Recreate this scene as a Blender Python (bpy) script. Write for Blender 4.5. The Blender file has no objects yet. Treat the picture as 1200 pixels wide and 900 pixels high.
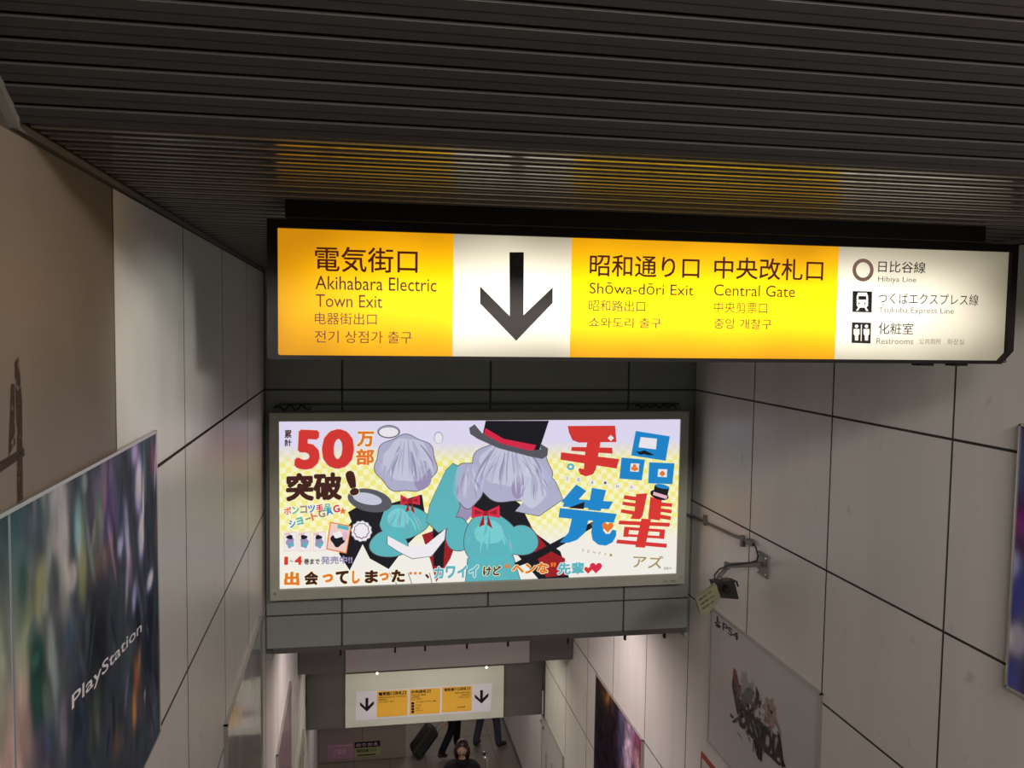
import bpy, bmesh, math, random
from mathutils import Vector, Matrix
random.seed(7)
S = bpy.context.scene
COL = S.collection

# ------------------------------------------------------------------ camera
F = 1012.46
YAW, PITCH, ROLL = 0.180360727, 0.0667222867, 0.0140715278
cy, sy, cp, sp = math.cos(YAW), math.sin(YAW), math.cos(PITCH), math.sin(PITCH)
FW = Vector((sy*cp, cy*cp, -sp)); r0 = Vector((cy, -sy, 0)); u0 = r0.cross(FW)
c, s = math.cos(ROLL), math.sin(ROLL)
RT = r0*c + u0*s; UP = r0*(-s) + u0*c
cd = bpy.data.cameras.new('camera'); cam = bpy.data.objects.new('camera', cd); COL.objects.link(cam)
cd.sensor_width = 36; cd.lens = F/1200*36; cd.clip_start = .01
cam.matrix_world = Matrix(((RT.x, UP.x, -FW.x, 0), (RT.y, UP.y, -FW.y, 0), (RT.z, UP.z, -FW.z, 0), (0, 0, 0, 1)))
S.camera = cam
# measured from the photograph: a pixel's point on the plane Y=, X= or Z=
def ray(x, y): return RT*((x-600)/F) - UP*((y-450)/F) + FW
def onY(x, y, Y): d = ray(x, y); return d*(Y/d.y)
def onX(x, y, X): d = ray(x, y); return d*(X/d.x)

# ------------------------------------------------------------------ world, light, exposure
S.view_settings.view_transform = 'Standard'; S.view_settings.look = 'None'
S.view_settings.gamma = 1; S.view_settings.use_curve_mapping = False
S.view_settings.exposure = 0
w = bpy.data.worlds.new('world'); S.world = w; w.use_nodes = True
w.node_tree.nodes['Background'].inputs[0].default_value = (.9, .85, .8, 1)
w.node_tree.nodes['Background'].inputs[1].default_value = .14
def area(name, loc, target, sx, sy_, power, col, spread=None):
    l = bpy.data.lights.new(name, 'AREA'); l.shape = 'RECTANGLE'; l.size = sx; l.size_y = sy_; l.energy = power; l.color = col
    if spread: l.spread = math.radians(spread)
    o = bpy.data.objects.new(name, l); COL.objects.link(o); o.location = loc
    o.rotation_euler = (Vector(target)-Vector(loc)).to_track_quat('-Z', 'Y').to_euler(); return o
def spot(name, loc, target, power, col, ang, blend, rad=.02):
    l = bpy.data.lights.new(name, 'SPOT'); l.energy = power; l.color = col; l.spot_size = math.radians(ang); l.spot_blend = blend; l.shadow_soft_size = rad
    o = bpy.data.objects.new(name, l); COL.objects.link(o); o.location = loc
    o.rotation_euler = (Vector(target)-Vector(loc)).to_track_quat('-Z', 'Y').to_euler(); return o
# platform lamp behind the camera, two added wall lamps, and the fluorescent rows hidden behind the bulkheads
area('platform_light', (.6, -2.6, 1.5), (1.3, 3.5, -1.2), 2.6, .5, 195, (1, .9, .82))
area('added_right_wall_light', (1.9, -.6, 1.05), (2.46, 3.2, -.8), .8, .3, 38, (1, .9, .88))  # unseen lamp added to brighten the near right wall
spot('added_wall_patch_spot', (1.05, -.5, .22), (-.6, 2.93, -.15), 340, (.95, 1, .9), 11.5, .5, .09)  # unseen spot added to throw the bright patch on the left wall
area('landing_light_upper', (.95, 7.3, -2.42), (.95, 7.4, -9), 2.2, .25, 42, (1, .86, .84))
area('landing_light_middle', (.95, 10.1, -3.95), (.95, 10.1, -9), 2.2, .2, 18, (1, .93, .78))
area('landing_light_lower', (1, 12.4, -5.0), (1, 12.4, -9), 2.4, .3, 20, (1, .86, .84))
area('concourse_light', (1.6, 18, -4.6), (1.6, 18, -9), 3.5, 3, 40, (1, .9, .8))

# ------------------------------------------------------------------ materials
def new_mat(name):
    m = bpy.data.materials.new(name); m.use_nodes = True
    return m, m.node_tree, m.node_tree.nodes['Principled BSDF']
def flat(name, col, rough=.5, metal=0, emit=None, es=1, spec=.5):
    m, t, b = new_mat(name)
    b.inputs['Base Color'].default_value = (*col, 1); b.inputs['Roughness'].default_value = rough
    b.inputs['Metallic'].default_value = metal; b.inputs['Specular IOR Level'].default_value = spec
    if emit: b.inputs['Emission Color'].default_value = (*emit, 1); b.inputs['Emission Strength'].default_value = es
    return m
def node(t, kind, **kw):
    n = t.nodes.new(kind)
    for k, v in kw.items(): setattr(n, k, v)
    return n
def mathn(t, op, a, b=None, cl=False):
    n = t.nodes.new('ShaderNodeMath'); n.operation = op; n.use_clamp = cl
    for i, v in enumerate((a, b)):
        if v is None: continue
        if isinstance(v, (int, float)): n.inputs[i].default_value = v
        else: t.links.new(v, n.inputs[i])
    return n.outputs[0]
def mottled(name, c1, c2, scale=(1, 1, 1), nscale=3, rough=(.25, .4), bump=0, metal=0, stain=None):
    """two-tone procedural surface; geometry position drives the noise"""
    m, t, b = new_mat(name)
    g = node(t, 'ShaderNodeNewGeometry'); mp = node(t, 'ShaderNodeMapping'); mp.inputs['Scale'].default_value = scale
    t.links.new(g.outputs['Position'], mp.inputs[0])
    n = node(t, 'ShaderNodeTexNoise'); n.inputs['Scale'].default_value = nscale; n.inputs['Detail'].default_value = 5
    t.links.new(mp.outputs[0], n.inputs[0])
    mr = node(t, 'ShaderNodeMapRange'); mr.inputs[1].default_value = .3; mr.inputs[2].default_value = .7
    t.links.new(n.outputs[0], mr.inputs[0])
    mx = node(t, 'ShaderNodeMix', data_type='RGBA'); mx.inputs[6].default_value = (*c1, 1); mx.inputs[7].default_value = (*c2, 1)
    t.links.new(mr.outputs[0], mx.inputs[0]); out = mx.outputs[2]
    if stain:
        n2 = node(t, 'ShaderNodeTexNoise'); n2.inputs['Scale'].default_value = 9; n2.inputs['Detail'].default_value = 8
        t.links.new(g.outputs['Position'], n2.inputs[0])
        m2 = node(t, 'ShaderNodeMapRange'); m2.inputs[1].default_value = .66; m2.inputs[2].default_value = .8
        t.links.new(n2.outputs[0], m2.inputs[0])
        mx2 = node(t, 'ShaderNodeMix', data_type='RGBA'); mx2.inputs[7].default_value = (*stain, 1)
        t.links.new(m2.outputs[0], mx2.inputs[0]); t.links.new(out, mx2.inputs[6]); out = mx2.outputs[2]
    t.links.new(out, b.inputs['Base Color'])
    r = node(t, 'ShaderNodeMapRange'); r.inputs[3].default_value = rough[0]; r.inputs[4].default_value = rough[1]
    t.links.new(n.outputs[0], r.inputs[0]); t.links.new(r.outputs[0], b.inputs['Roughness'])
    b.inputs['Metallic'].default_value = metal
    if bump:
        bp = node(t, 'ShaderNodeBump'); bp.inputs['Strength'].default_value = bump; bp.inputs['Distance'].default_value = .002
        t.links.new(n.outputs[0], bp.inputs['Height']); t.links.new(bp.outputs[0], b.inputs['Normal'])
    return m
M = {}
M['panel'] = mottled('enamel_panel', (.63, .605, .57), (.70, .67, .635), (1, 1, .12), 5, (.33, .45), .02, stain=(.50, .46, .42))
M['panel_dark'] = mottled('brown_enamel_panel', (.155, .128, .104), (.20, .168, .138), (1, 1, .4), 2.2, (.42, .55), .02, stain=(.22, .17, .14))  # darker brown tone for the near left panels
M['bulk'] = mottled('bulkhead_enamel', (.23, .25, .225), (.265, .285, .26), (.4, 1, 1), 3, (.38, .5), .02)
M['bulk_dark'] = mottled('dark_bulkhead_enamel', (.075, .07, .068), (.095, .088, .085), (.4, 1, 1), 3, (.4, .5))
M['joint'] = flat('joint_sealant', (.05, .045, .038), .7)
M['gasket'] = mottled('grey_gasket', (.055, .048, .042), (.10, .09, .08), (1, 1, 1), 8, (.6, .7))
M['slat'] = mottled('grey_ceiling_slat', (.07, .066, .06), (.088, .083, .076), (.3, 4, 4), 3, (.13, .2))
M['slat_rough'] = mottled('dull_lit_ceiling_slat', (.13, .115, .098), (.155, .137, .118), (.3, 4, 4), 3, (.38, .5))  # same slat, rougher; brighter light on the flat ceiling put into its colour
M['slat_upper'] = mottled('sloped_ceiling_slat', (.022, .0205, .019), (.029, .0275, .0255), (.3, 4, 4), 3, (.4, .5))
M['dark'] = flat('ceiling_void', (.008, .007, .006), .9)
M['trim'] = mottled('painted_trim', (.12, .115, .10), (.17, .16, .14), (1, 1, 1), 6, (.4, .5))
M['black'] = flat('black_sign_housing', (.004, .0035, .0035), .5, spec=.2)
M['ink'] = flat('black_print', (.006, .004, .004), .4)
M['brownink'] = flat('brown_print', (.10, .012, .004), .45, emit=(.05, .008, .001))
M['alu'] = mottled('anodised_frame', (.36, .37, .31), (.42, .43, .37), (.3, 1, .3), 6, (.35, .45), metal=.0)
M['steel'] = flat('brushed_steel', (.55, .53, .5), .3, .9)
M['pipe'] = flat('grey_conduit', (.11, .10, .09), .5)
M['cable'] = flat('black_cable', (.01, .01, .01), .5)
M['floor'] = mottled('floor_tiles', (.17, .14, .115), (.22, .185, .155), (1, 1, 1), 1.5, (.45, .6))
M['step'] = mottled('stone_step', (.2, .18, .165), (.27, .25, .23), (1, 1, 1), 4, (.5, .65))
M['nosing'] = flat('step_nosing', (.10, .095, .09), .6)
M['white'] = mottled('white_board', (.52, .52, .47), (.57, .57, .51), (1, 1, 1), 2, (.35, .45))
M['slate'] = mottled('grey_plate', (.26, .24, .225), (.29, .265, .25), (1, 1, 1), 2, (.4, .5))
M['sheetwhite'] = flat('white_sheet', (.66, .63, .72), .4)
M['sheetyellow'] = flat('yellow_sheet', (.78, .42, .05), .45)

def emis(name, col, k=1.0):
    m, t, b = new_mat(name)
    b.inputs['Base Color'].default_value = (col[0]*.2, col[1]*.2, col[2]*.2, 1); b.inputs['Roughness'].default_value = .35
    b.inputs['Emission Color'].default_value = (*col, 1); b.inputs['Emission Strength'].default_value = k
    return m
def backlit(name, col, lo, hi, z0, zw, x_ends=None, blotch=.12, edge_col=None, camx=None):
    """translucent sheet lit by tubes behind it: brightest along the tube at height z0, falling off towards the ends"""
    m, t, b = new_mat(name)
    g = node(t, 'ShaderNodeNewGeometry'); sx = node(t, 'ShaderNodeSeparateXYZ'); t.links.new(g.outputs['Position'], sx.inputs[0])
    dz = mathn(t, 'DIVIDE', mathn(t, 'SUBTRACT', sx.outputs[2], z0), zw)
    bell = mathn(t, 'POWER', 2.718, mathn(t, 'MULTIPLY', mathn(t, 'MULTIPLY', dz, dz), -1.0))
    f = bell
    if x_ends:
        x0, x1, wl, wr = x_ends
        for a, sgn, ww in ((x0, 1, wl), (x1, -1, wr)):
            e = mathn(t, 'DIVIDE', mathn(t, 'MULTIPLY', mathn(t, 'SUBTRACT', sx.outputs[0], a), sgn), ww, True)
            e = mathn(t, 'SMOOTH_MIN', e, 1.0); f = mathn(t, 'MULTIPLY', f, mathn(t, 'POWER', e, .7))
    n = node(t, 'ShaderNodeTexNoise'); n.inputs['Scale'].default_value = 3.5; n.inputs['Detail'].default_value = 1
    t.links.new(g.outputs['Position'], n.inputs[0])
    f = mathn(t, 'ADD', f, mathn(t, 'MULTIPLY', mathn(t, 'SUBTRACT', n.outputs[0], .5), blotch), True)
    mr = node(t, 'ShaderNodeMapRange'); mr.inputs[3].default_value = lo; mr.inputs[4].default_value = hi
    t.links.new(f, mr.inputs[0])
    mx = node(t, 'ShaderNodeMix', data_type='RGBA'); mx.inputs[6].default_value = (*(edge_col or col), 1); mx.inputs[7].default_value = (*col, 1)
    t.links.new(f, mx.inputs[0])
    t.links.new(mx.outputs[2], b.inputs['Emission Color']); t.links.new(mr.outputs[0], b.inputs['Emission Strength'])
    b.inputs['Base Color'].default_value = (.01, .01, .01, 1); b.inputs['Roughness'].default_value = .3; b.inputs['Specular IOR Level'].default_value = .15
    return m
XE = (-.26, 2.25, .6, .6)
M['sign_yellow'] = backlit('backlit_yellow_sheet', (1, .70, .0), .62, 2.2, .08, .14, XE, .3, (1, .40, .004))
M['sign_white'] = backlit('backlit_white_sheet', (1, .96, .80), .17, 2.0, .07, .16, XE, .3, (.95, .82, .58))
M['ringink'] = flat('brown_ring_print', (.17, .10, .08), .5, emit=(.17, .10, .075))
M['greyink'] = flat('grey_print', (.12, .09, .06), .5, emit=(.13, .10, .065))

# ------------------------------------------------------------------ mesh helpers
def link(o, parent=None):
    COL.objects.link(o)
    if parent is not None: o.parent = parent
    return o
def wloc(o):
    v = Vector((0, 0, 0))
    while o is not None: v += o.location; o = o.parent
    return v
def empty(name, loc=(0, 0, 0)):
    o = bpy.data.objects.new(name, None); o.empty_display_size = .1; link(o); o.location = loc; return o
def tag(o, label, cat, group=None):
    o['label'] = label; o['category'] = cat
    if group: o['group'] = group
    return o
def struct(o): o['kind'] = 'structure'; return o
class MB:
    """collects shapes given in world coordinates, builds ONE mesh object"""
    def __init__(s): s.v = []; s.f = []; s.m = []; s.sm = []
    def add(s, v, f, mi=0, smooth=False):
        b = len(s.v); s.v += [Vector(p) for p in v]; s.f += [tuple(b+i for i in q) for q in f]; s.m += [mi]*len(f); s.sm += [smooth]*len(f); return s
    def box(s, a, b, mi=0, ch=0):
        x0, y0, z0 = a; x1, y1, z1 = b
        if ch:
            return s.cbox(a, b, mi, ch)
        v = [(x, y, z) for z in (z0, z1) for y in (y0, y1) for x in (x0, x1)]
        return s.add(v, [(0, 2, 3, 1), (4, 5, 7, 6), (0, 1, 5, 4), (2, 6, 7, 3), (0, 4, 6, 2), (1, 3, 7, 5)], mi)
    def cbox(s, a, b, mi, ch):
        bm = bmesh.new(); bmesh.ops.create_cube(bm, size=1)
        A = Vector(a); B = Vector(b)
        for q in bm.verts: q.co = Vector([(A[i]+B[i])/2+q.co[i]*(B[i]-A[i]) for i in range(3)])
        bmesh.ops.bevel(bm, geom=bm.edges[:], offset=ch, segments=2, affect='EDGES', profile=.5)
        bm.verts.index_update(); v = [q.co.copy() for q in bm.verts]; f = [[q.index for q in fc.verts] for fc in bm.faces]; bm.free()
        return s.add(v, f, mi)
    def tube(s, pts, r, n=10, mi=0):
        pts = [Vector(p) for p in pts]; rs = r if isinstance(r, (list, tuple)) else [r]*len(pts)
        v = []; f = []; up = None
        for i, p in enumerate(pts):
            d = (pts[min(i+1, len(pts)-1)]-pts[max(i-1, 0)]).normalized()
            if up is None: up = Vector((0, 0, 1)) if abs(d.z) < .9 else Vector((1, 0, 0))
            a = d.cross(up).normalized(); up = a.cross(d).normalized()
            v += [p+(a*math.cos(k*2*math.pi/n)+up*math.sin(k*2*math.pi/n))*rs[i] for k in range(n)]
        for i in range(len(pts)-1):
            f += [(i*n+k, i*n+(k+1) % n, (i+1)*n+(k+1) % n, (i+1)*n+k) for k in range(n)]
        s.add(v, f, mi, True)
        b = len(s.v)-len(v)
        s.f += [tuple(b+k for k in reversed(range(n))), tuple(b+(len(pts)-1)*n+k for k in range(n))]; s.m += [mi]*2; s.sm += [False]*2
        return s
    def prism(s, poly, d, mi=0):
        """poly: world points of a planar outline, d: thickness vector"""
        n = len(poly); d = Vector(d); P = [Vector(p) for p in poly]
        nr = Vector((0, 0, 0))
        for i in range(n): nr += P[i].cross(P[(i+1) % n])
        if nr.dot(d) > 0: P.reverse()
        return s.add(P+[p+d for p in P], [tuple(range(n)), tuple(reversed(range(n, 2*n)))]+[(i, n+i, n+(i+1) % n, (i+1) % n) for i in range(n)], mi)
    def sphere(s, c_, r, mi=0, n=10, sc=(1, 1, 1)):
        bm = bmesh.new(); bmesh.ops.create_uvsphere(bm, u_segments=n*2, v_segments=n, radius=r)
        bm.verts.index_update(); v = [Vector(c_)+Vector((q.co.x*sc[0], q.co.y*sc[1], q.co.z*sc[2])) for q in bm.verts]
        f = [[q.index for q in fc.verts] for fc in bm.faces]; bm.free(); return s.add(v, f, mi, True)
    def build(s, name, mats, parent=None):
        me = bpy.data.meshes.new(name); o0 = wloc(parent)
        me.from_pydata([v-o0 for v in s.v], [], s.f)
        for m in (mats if isinstance(mats, (list, tuple)) else [mats]): me.materials.append(m)
        me.polygons.foreach_set('material_index', s.m); me.polygons.foreach_set('use_smooth', s.sm); me.update()
        return link(bpy.data.objects.new(name, me), parent)
def share(name, me, loc, parent):
    o = bpy.data.objects.new(name, me); link(o, parent); o.location = Vector(loc)-wloc(parent); return o

# ------------------------------------------------------------------ lettering (Blender's built-in font, turned into mesh)
TC = {}
def text_mesh(txt):
    if txt not in TC:
        cu = bpy.data.curves.new('lettering', 'FONT'); cu.body = txt; cu.resolution_u = 3
        ob = bpy.data.objects.new('lettering', cu); COL.objects.link(ob)
        dg = bpy.context.evaluated_depsgraph_get(); ev = ob.evaluated_get(dg); me = ev.to_mesh()
        v = [(q.co.x, q.co.y) for q in me.vertices]; f = [tuple(p.vertices) for p in me.polygons]
        ev.to_mesh_clear(); bpy.data.objects.remove(ob); bpy.data.curves.remove(cu)
        xs = [a for a, _ in v]; ys = [b for _, b in v]
        TC[txt] = (v, f, min(xs), max(xs), min(ys), max(ys))
    return TC[txt]
def text(mb, txt, O, U, V, mi=0, bold=0.0):
    """O lower-left corner, U and V full width and height vectors; bold widens every stroke by that share of the em on each side"""
    v, f, x0, x1, y0, y1 = text_mesh(txt); b = max(0, bold); w_ = x1-x0+2*b; h_ = max(1e-6, y1-y0+2*b)
    N = U.cross(V).normalized(); n = 1 if b == 0 else (4 if b < .016 else 8)
    for k in range(n):
        a = 2*math.pi*(k+.5)/n; dx = dy = 0
        if b: dx, dy = b*math.cos(a), b*math.sin(a)
        mb.add([O+N*(k*2e-5)+U*((p-x0+b+dx)/w_)+V*((r-y0+b+dy)/h_) for p, r in v], f, mi)
def textY(mb, txt, xl, xr, yt, yb, Y, mi=0, bold=0.0, rise=None):
    """lettering on a plane Y=const; xl,xr,yt,yb are where its box stands in the photograph"""
    O = onY(xl, yb, Y); T = onY(xl, yt, Y)
    if rise is None:
        X1 = onY(xr, yb, Y); U = Vector((X1.x-O.x, 0, 0)); V = Vector((0, 0, T.z-O.z))
    else:
        U = onY(xr, yb-rise, Y)-O; L = U.length; h = (T-O).length; V = Vector((-U.z/L*h, 0, U.x/L*h))
    text(mb, txt, O, U, V, mi, bold)
def polyY(mb, pts, Y, mi=0, sc=1, ox=0, oy=0):
    P = [onY(ox+a/sc, oy+b/sc, Y) for a, b in pts]
    n = Vector((0, 0, 0))
    for i in range(len(P)): n += P[i].cross(P[(i+1) % len(P)])
    if n.y > 0: P.reverse()
    mb.add(P, [tuple(range(len(P)))], mi)
def circ(cx, cy_, rx, ry=None, n=28, a0=0, rot=0):
    ry = ry or rx; o = []
    for k in range(n):
        a = 2*math.pi*k/n+a0; x = rx*math.cos(a); y = ry*math.sin(a)
        o.append((cx+x*math.cos(rot)-y*math.sin(rot), cy_+x*math.sin(rot)+y*math.cos(rot)))
    return o

# ------------------------------------------------------------------ the shell
XL, XR, HC = -.5985, 2.462, .356      # wall planes, flat ceiling
FL = -7.4; YS = 1.70; TA = math.tan(math.radians(32))
GAP = .0037
def stair_z(Y): return -1.55-(Y-.5)*5.85/10.15 if Y < 10.65 else FL
def panel_mesh(w_, h_, side):
    k = (round(w_, 4), round(h_, 4), side)
    if k not in PM:
        x = .010; c_ = .0022; sgn = 1 if side == 'L' else -1
        o = [(0, 0), (w_, 0), (w_, h_), (0, h_)]; i_ = [(c_, c_), (w_-c_, c_), (w_-c_, h_-c_), (c_, h_-c_)]
        v = [(-x*sgn, a, b) for a, b in o]+[(-c_*sgn, a, b) for a, b in o]+[(0, a, b) for a, b in i_]
        f = []
        for b0 in (0, 4):
            for q in range(4):
                r = (q+1) % 4; f.append((b0+q, b0+r, b0+4+r, b0+4+q))
        f.append((8, 9, 10, 11))
        if sgn < 0: f = [tuple(reversed(q)) for q in f]
        me = bpy.data.meshes.new('panel'); me.from_pydata(v, [], f); me.materials.append(None); me.materials.append(M['joint']); me.polygons.foreach_set('material_index', [1]*8+[0]); me.update(); PM[k] = me
    return PM[k]
PM = {}
def wall(name, side, X, ys, zs, top, mat_fn, y_end):
    root = struct(empty(name, (X, 3, 0)))
    sg = 1 if side == 'L' else -1
    bk = MB(); bk.box((X-sg*.2, -1.4, -7.6), (X-sg*.0075, y_end, HC+.02)); bk.box((X-sg*.2, -1.4, HC+.02), (X-sg*.0075, YS-.05, 3.0))
    bk.build('backing', M['joint'] if side == 'L' else M['gasket'], root)
    for i in range(len(ys)-1):
        for j in range(len(zs)-1):
            y0, y1 = ys[i]+GAP, ys[i+1]-GAP; z1, z0 = zs[j]-GAP, zs[j+1]+GAP
            if z1 < stair_z(y1)-.1 or z1 < FL: continue
            if z0 > HC-.1 and y0 > YS-.3: continue
            if z0 > HC-.1 and y1 > YS-.06: y1 = YS-.06
            me = panel_mesh(y1-y0, z1-z0, side)
            o = share('panel', me, (X, y0, z0), root)
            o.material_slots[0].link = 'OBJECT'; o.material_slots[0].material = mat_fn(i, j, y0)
    return root
zsL = [2.9, 1.75, .337, -.447, -1.269, -1.985, -3.56, -4.4, -5.25, -6.1, -6.95, -7.4]
ysL = [-1.31, -.4, .51, 1.42, 2.335, 3.238, 4.15, 5.06, 5.985, 6.9, 7.83, 8.74, 9.65, 10.76]
ysR = [-1.38, -.46, .46, 1.375, 2.29, 3.205, 4.132, 5.037, 5.985, 6.9, 7.83, 8.74, 9.65, 10.76]
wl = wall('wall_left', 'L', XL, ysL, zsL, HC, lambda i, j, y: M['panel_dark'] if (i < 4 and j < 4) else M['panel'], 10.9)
wr = wall('wall_right', 'R', XR, ysR, zsL, HC, lambda i, j, y: M['panel'], 10.9)
# tape residue and dirt on the near left panel
m, t, b = new_mat('tape_residue')
g = node(t, 'ShaderNodeNewGeometry'); n = node(t, 'ShaderNodeTexNoise'); n.inputs['Scale'].default_value = 45; n.inputs['Detail'].default_value = 6
t.links.new(g.outputs['Position'], n.inputs[0]); mr = node(t, 'ShaderNodeMapRange'); mr.inputs[1].default_value = .33; mr.inputs[2].default_value = .5
t.links.new(n.outputs[0], mr.inputs[0]); t.links.new(mr.outputs[0], b.inputs['Alpha'])
b.inputs['Base Color'].default_value = (.035, .018, .012, 1); b.inputs['Roughness'].default_value = .8
M['residue'] = m
r_ = MB(); e = XL+.0006
def wpoly(mb, pts, X, mi=0, ox=0.0): mb.add([onX(a, b_, X) for a, b_ in pts], [tuple(range(len(pts)))], mi)
wpoly(r_, [(17, 425), (22, 418), (26, 470), (27, 592), (20, 597), (20, 520)], e)
wpoly(r_, [(-12, 548), (28, 524), (29, 534), (-12, 562)], e)
wpoly(r_, [(13, 450), (17, 450), (18, 520), (10, 535)], e)
o = r_.build('tape_residue', M['residue'], wl); o['label'] = 'dark brown tape residue above the large poster'
# trim along the head of the left and right walls
tm = MB(); tm.box((XL-.01, YS+.01, .340), (XL+.003, 6, .3545)); struct(tm.build('trim_1', M['trim']))
tm = MB(); tm.box((XR-.004, YS-.03, .340), (XR+.01, 6, .3545)); struct(tm.build('trim_2', M['trim']))
tm = MB(); d1 = Vector((0, 1.75, 1.75*TA)).normalized()
tm.prism([(XL-.01, YS, HC-.016), (XL-.01, YS, HC+.004), (XL-.01, -1.3, HC+.004+(YS+1.3)*TA), (XL-.01, -1.3, HC-.03+(YS+1.3)*TA)], (.02, 0, 0)); struct(tm.build('trim_3', M['trim']))

# ceilings made of pressed slats
P = .0485
def slat_me(w_):
    x0, x1 = XL+.008, XR-.008
    st_ = .0035 if w_ == 0 else .0016
    pr = [(0, .012), (0, .0012), (.0012, 0), (.0175, 0), (.0185, st_), (.0375, st_), (.0385, st_+.0013), (.0385, .012)] if w_ == 0 else [(0, .012), (0, .0006), (.0006, 0), (.0195, .0005), (.0205, .0016), (.0400, .0022), (.0405, .0027), (.0405, .012)]
    n = len(pr); v = [(x0, a, b) for a, b in pr]+[(x1, a, b) for a, b in pr]
    f = [(i, n+i, n+i+1, i+1) for i in range(n-1)]
    f = [tuple(reversed(q)) for q in f]
    f += [tuple(range(n)), tuple(reversed(range(n, 2*n)))]
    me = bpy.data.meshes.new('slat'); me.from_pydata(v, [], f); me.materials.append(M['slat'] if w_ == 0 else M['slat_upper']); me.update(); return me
SM = slat_me(0); SM2 = slat_me(1)
ceil = struct(empty('ceiling', (0, YS, HC)))
bk = MB(); bk.box((XL, YS, HC+.014), (XR, 6.1, HC+.3)); bk.build('backing', M['dark'], ceil)
k = 0
while YS+.01+k*P < 5.95:
    o = share('slat', SM, (0, YS+.01+k*P, HC), ceil); k += 1
    if k % 2 == 0: o.material_slots[0].link = 'OBJECT'; o.material_slots[0].material = M['slat_rough']
ceil2 = struct(empty('ceiling_sloped', (0, YS, HC)))
ang = math.radians(32); nrm = Vector((0, math.sin(ang), math.cos(ang))); dr = Vector((0, -math.cos(ang), math.sin(ang)))
bk = MB(); a0 = Vector((0, YS, HC))+nrm*.013
bk.prism([(XL, *(a0)[1:]), (XL, *(a0+dr*3.4)[1:]), (XL, *(a0+dr*3.4+nrm*.2)[1:]), (XL, *(a0+nrm*.2)[1:])], (XR-XL, 0, 0)); bk.build('backing', M['dark'], ceil2)
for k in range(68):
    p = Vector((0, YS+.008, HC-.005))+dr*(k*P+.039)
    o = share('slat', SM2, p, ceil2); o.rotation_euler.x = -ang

# bulkheads (cross walls) above the stairs
def bulk(name, Y, x_j, rows, mat, th, gap=.006, x0=XL, x1=XR, back=None):
    root = struct(empty(name, ((x0+x1)/2, Y, rows[0])))
    bk = MB(); bk.box((x0+.004, Y+.012, rows[-1]+.006), (x1-.004, Y+th, rows[0])); bk.build('backing', M['joint'] if back is None else back, root)
    for j in range(len(rows)-1):
        xs = [x0]+x_j[j]+[x1]
        for i in range(len(xs)-1):
            q = MB(); q.box((xs[i]+gap, Y, rows[j+1]+(gap if j < len(rows)-2 else 0)), (xs[i+1]-gap, Y+.012, rows[j]-gap), ch=.0025); q.build('panel', mat, root)
    return root
J = [-.085, .941, 1.955]
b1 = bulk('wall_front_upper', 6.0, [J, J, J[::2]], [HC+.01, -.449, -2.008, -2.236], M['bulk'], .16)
q = MB(); q.box((XL, 5.995, -2.31), (XL+.045, 6.15, -2.27)); q.box((XR-.03, 5.995, -2.31), (XR, 6.15, -2.27)); q.build('end_cap', M['bulk'], b1); q = MB(); q.box((XL+.045, 6.004, -2.275), (XR-.03, 6.15, -2.238)); q.build('lower_trim', M['bulk_dark'], b1)
for px in (399, 463, 498, 547, 595, 665, 732, 778):
    p = onY(px, 757-(px-399)*.028, 6.02); q = MB(); q.box((p.x-.006, 6.0, -2.31), (p.x+.006, 6.03, -2.27)); q.build('clip', M['black'], b1)
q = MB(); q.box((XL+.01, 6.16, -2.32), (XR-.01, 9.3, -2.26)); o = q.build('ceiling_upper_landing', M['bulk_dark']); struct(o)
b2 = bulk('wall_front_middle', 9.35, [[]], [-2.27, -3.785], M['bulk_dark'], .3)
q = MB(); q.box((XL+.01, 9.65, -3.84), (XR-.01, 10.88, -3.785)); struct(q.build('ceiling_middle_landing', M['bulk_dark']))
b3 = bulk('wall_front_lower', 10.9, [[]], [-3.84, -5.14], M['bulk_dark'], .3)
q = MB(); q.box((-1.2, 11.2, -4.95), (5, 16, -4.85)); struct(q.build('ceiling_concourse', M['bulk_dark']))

# floor, stairs, lower walls
q = MB(); q.box((-3, 10.4, FL-.15), (7, 24, FL)); fl = struct(q.build('floor', M['joint']))
tile = MB(); tile.box((0, 0, 0), (.594, .594, .006), ch=.002); tme = None
for iy in range(9):
    for ix in range(7):
        X = -.6+ix*.6; Yt = 12.6+iy*.6
        if tme is None:
            o = tile.build('tile', M['floor'], None); o.parent = fl; tme = o.data
            o.location = (X, Yt, FL)
        else:
            o = bpy.data.objects.new('tile', tme); link(o, fl); o.location = (X, Yt, FL)
q = MB(); q.box((-3, 10.4, FL), (7, 12.6, FL+.006)); q.box((-3, 18, FL), (7, 24, FL+.006)); q.box((3.6, 12.6, FL), (7, 18, FL+.006)); q.build('floor_finish', M['floor'], fl)
st = struct(empty('stairs', (.93, .5, -1.55)))
NS = 35
sme = None
for k in range(NS):
    z = -1.55-(k+1)*5.85/NS+5.85/NS; y = .5+k*.29
    if sme is None:
        q = MB(); q.box((XL+.004, y, z-.3), (XR-.004, y+.30, z), ch=.004); q.box((XL+.01, y+.26, z-.002), (XR-.01, y+.302, z+.003), 1)
        o = q.build('step', [M['step'], M['nosing']], st); sme = o.data
    else:
        o = bpy.data.objects.new('step', sme); link(o, st); o.location = (0, k*.29, -k*5.85/NS)
q = MB(); q.box((-2, -3, -1.75), (3.5, .5, -1.551)); struct(q.build('floor_upper', M['floor']))
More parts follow.
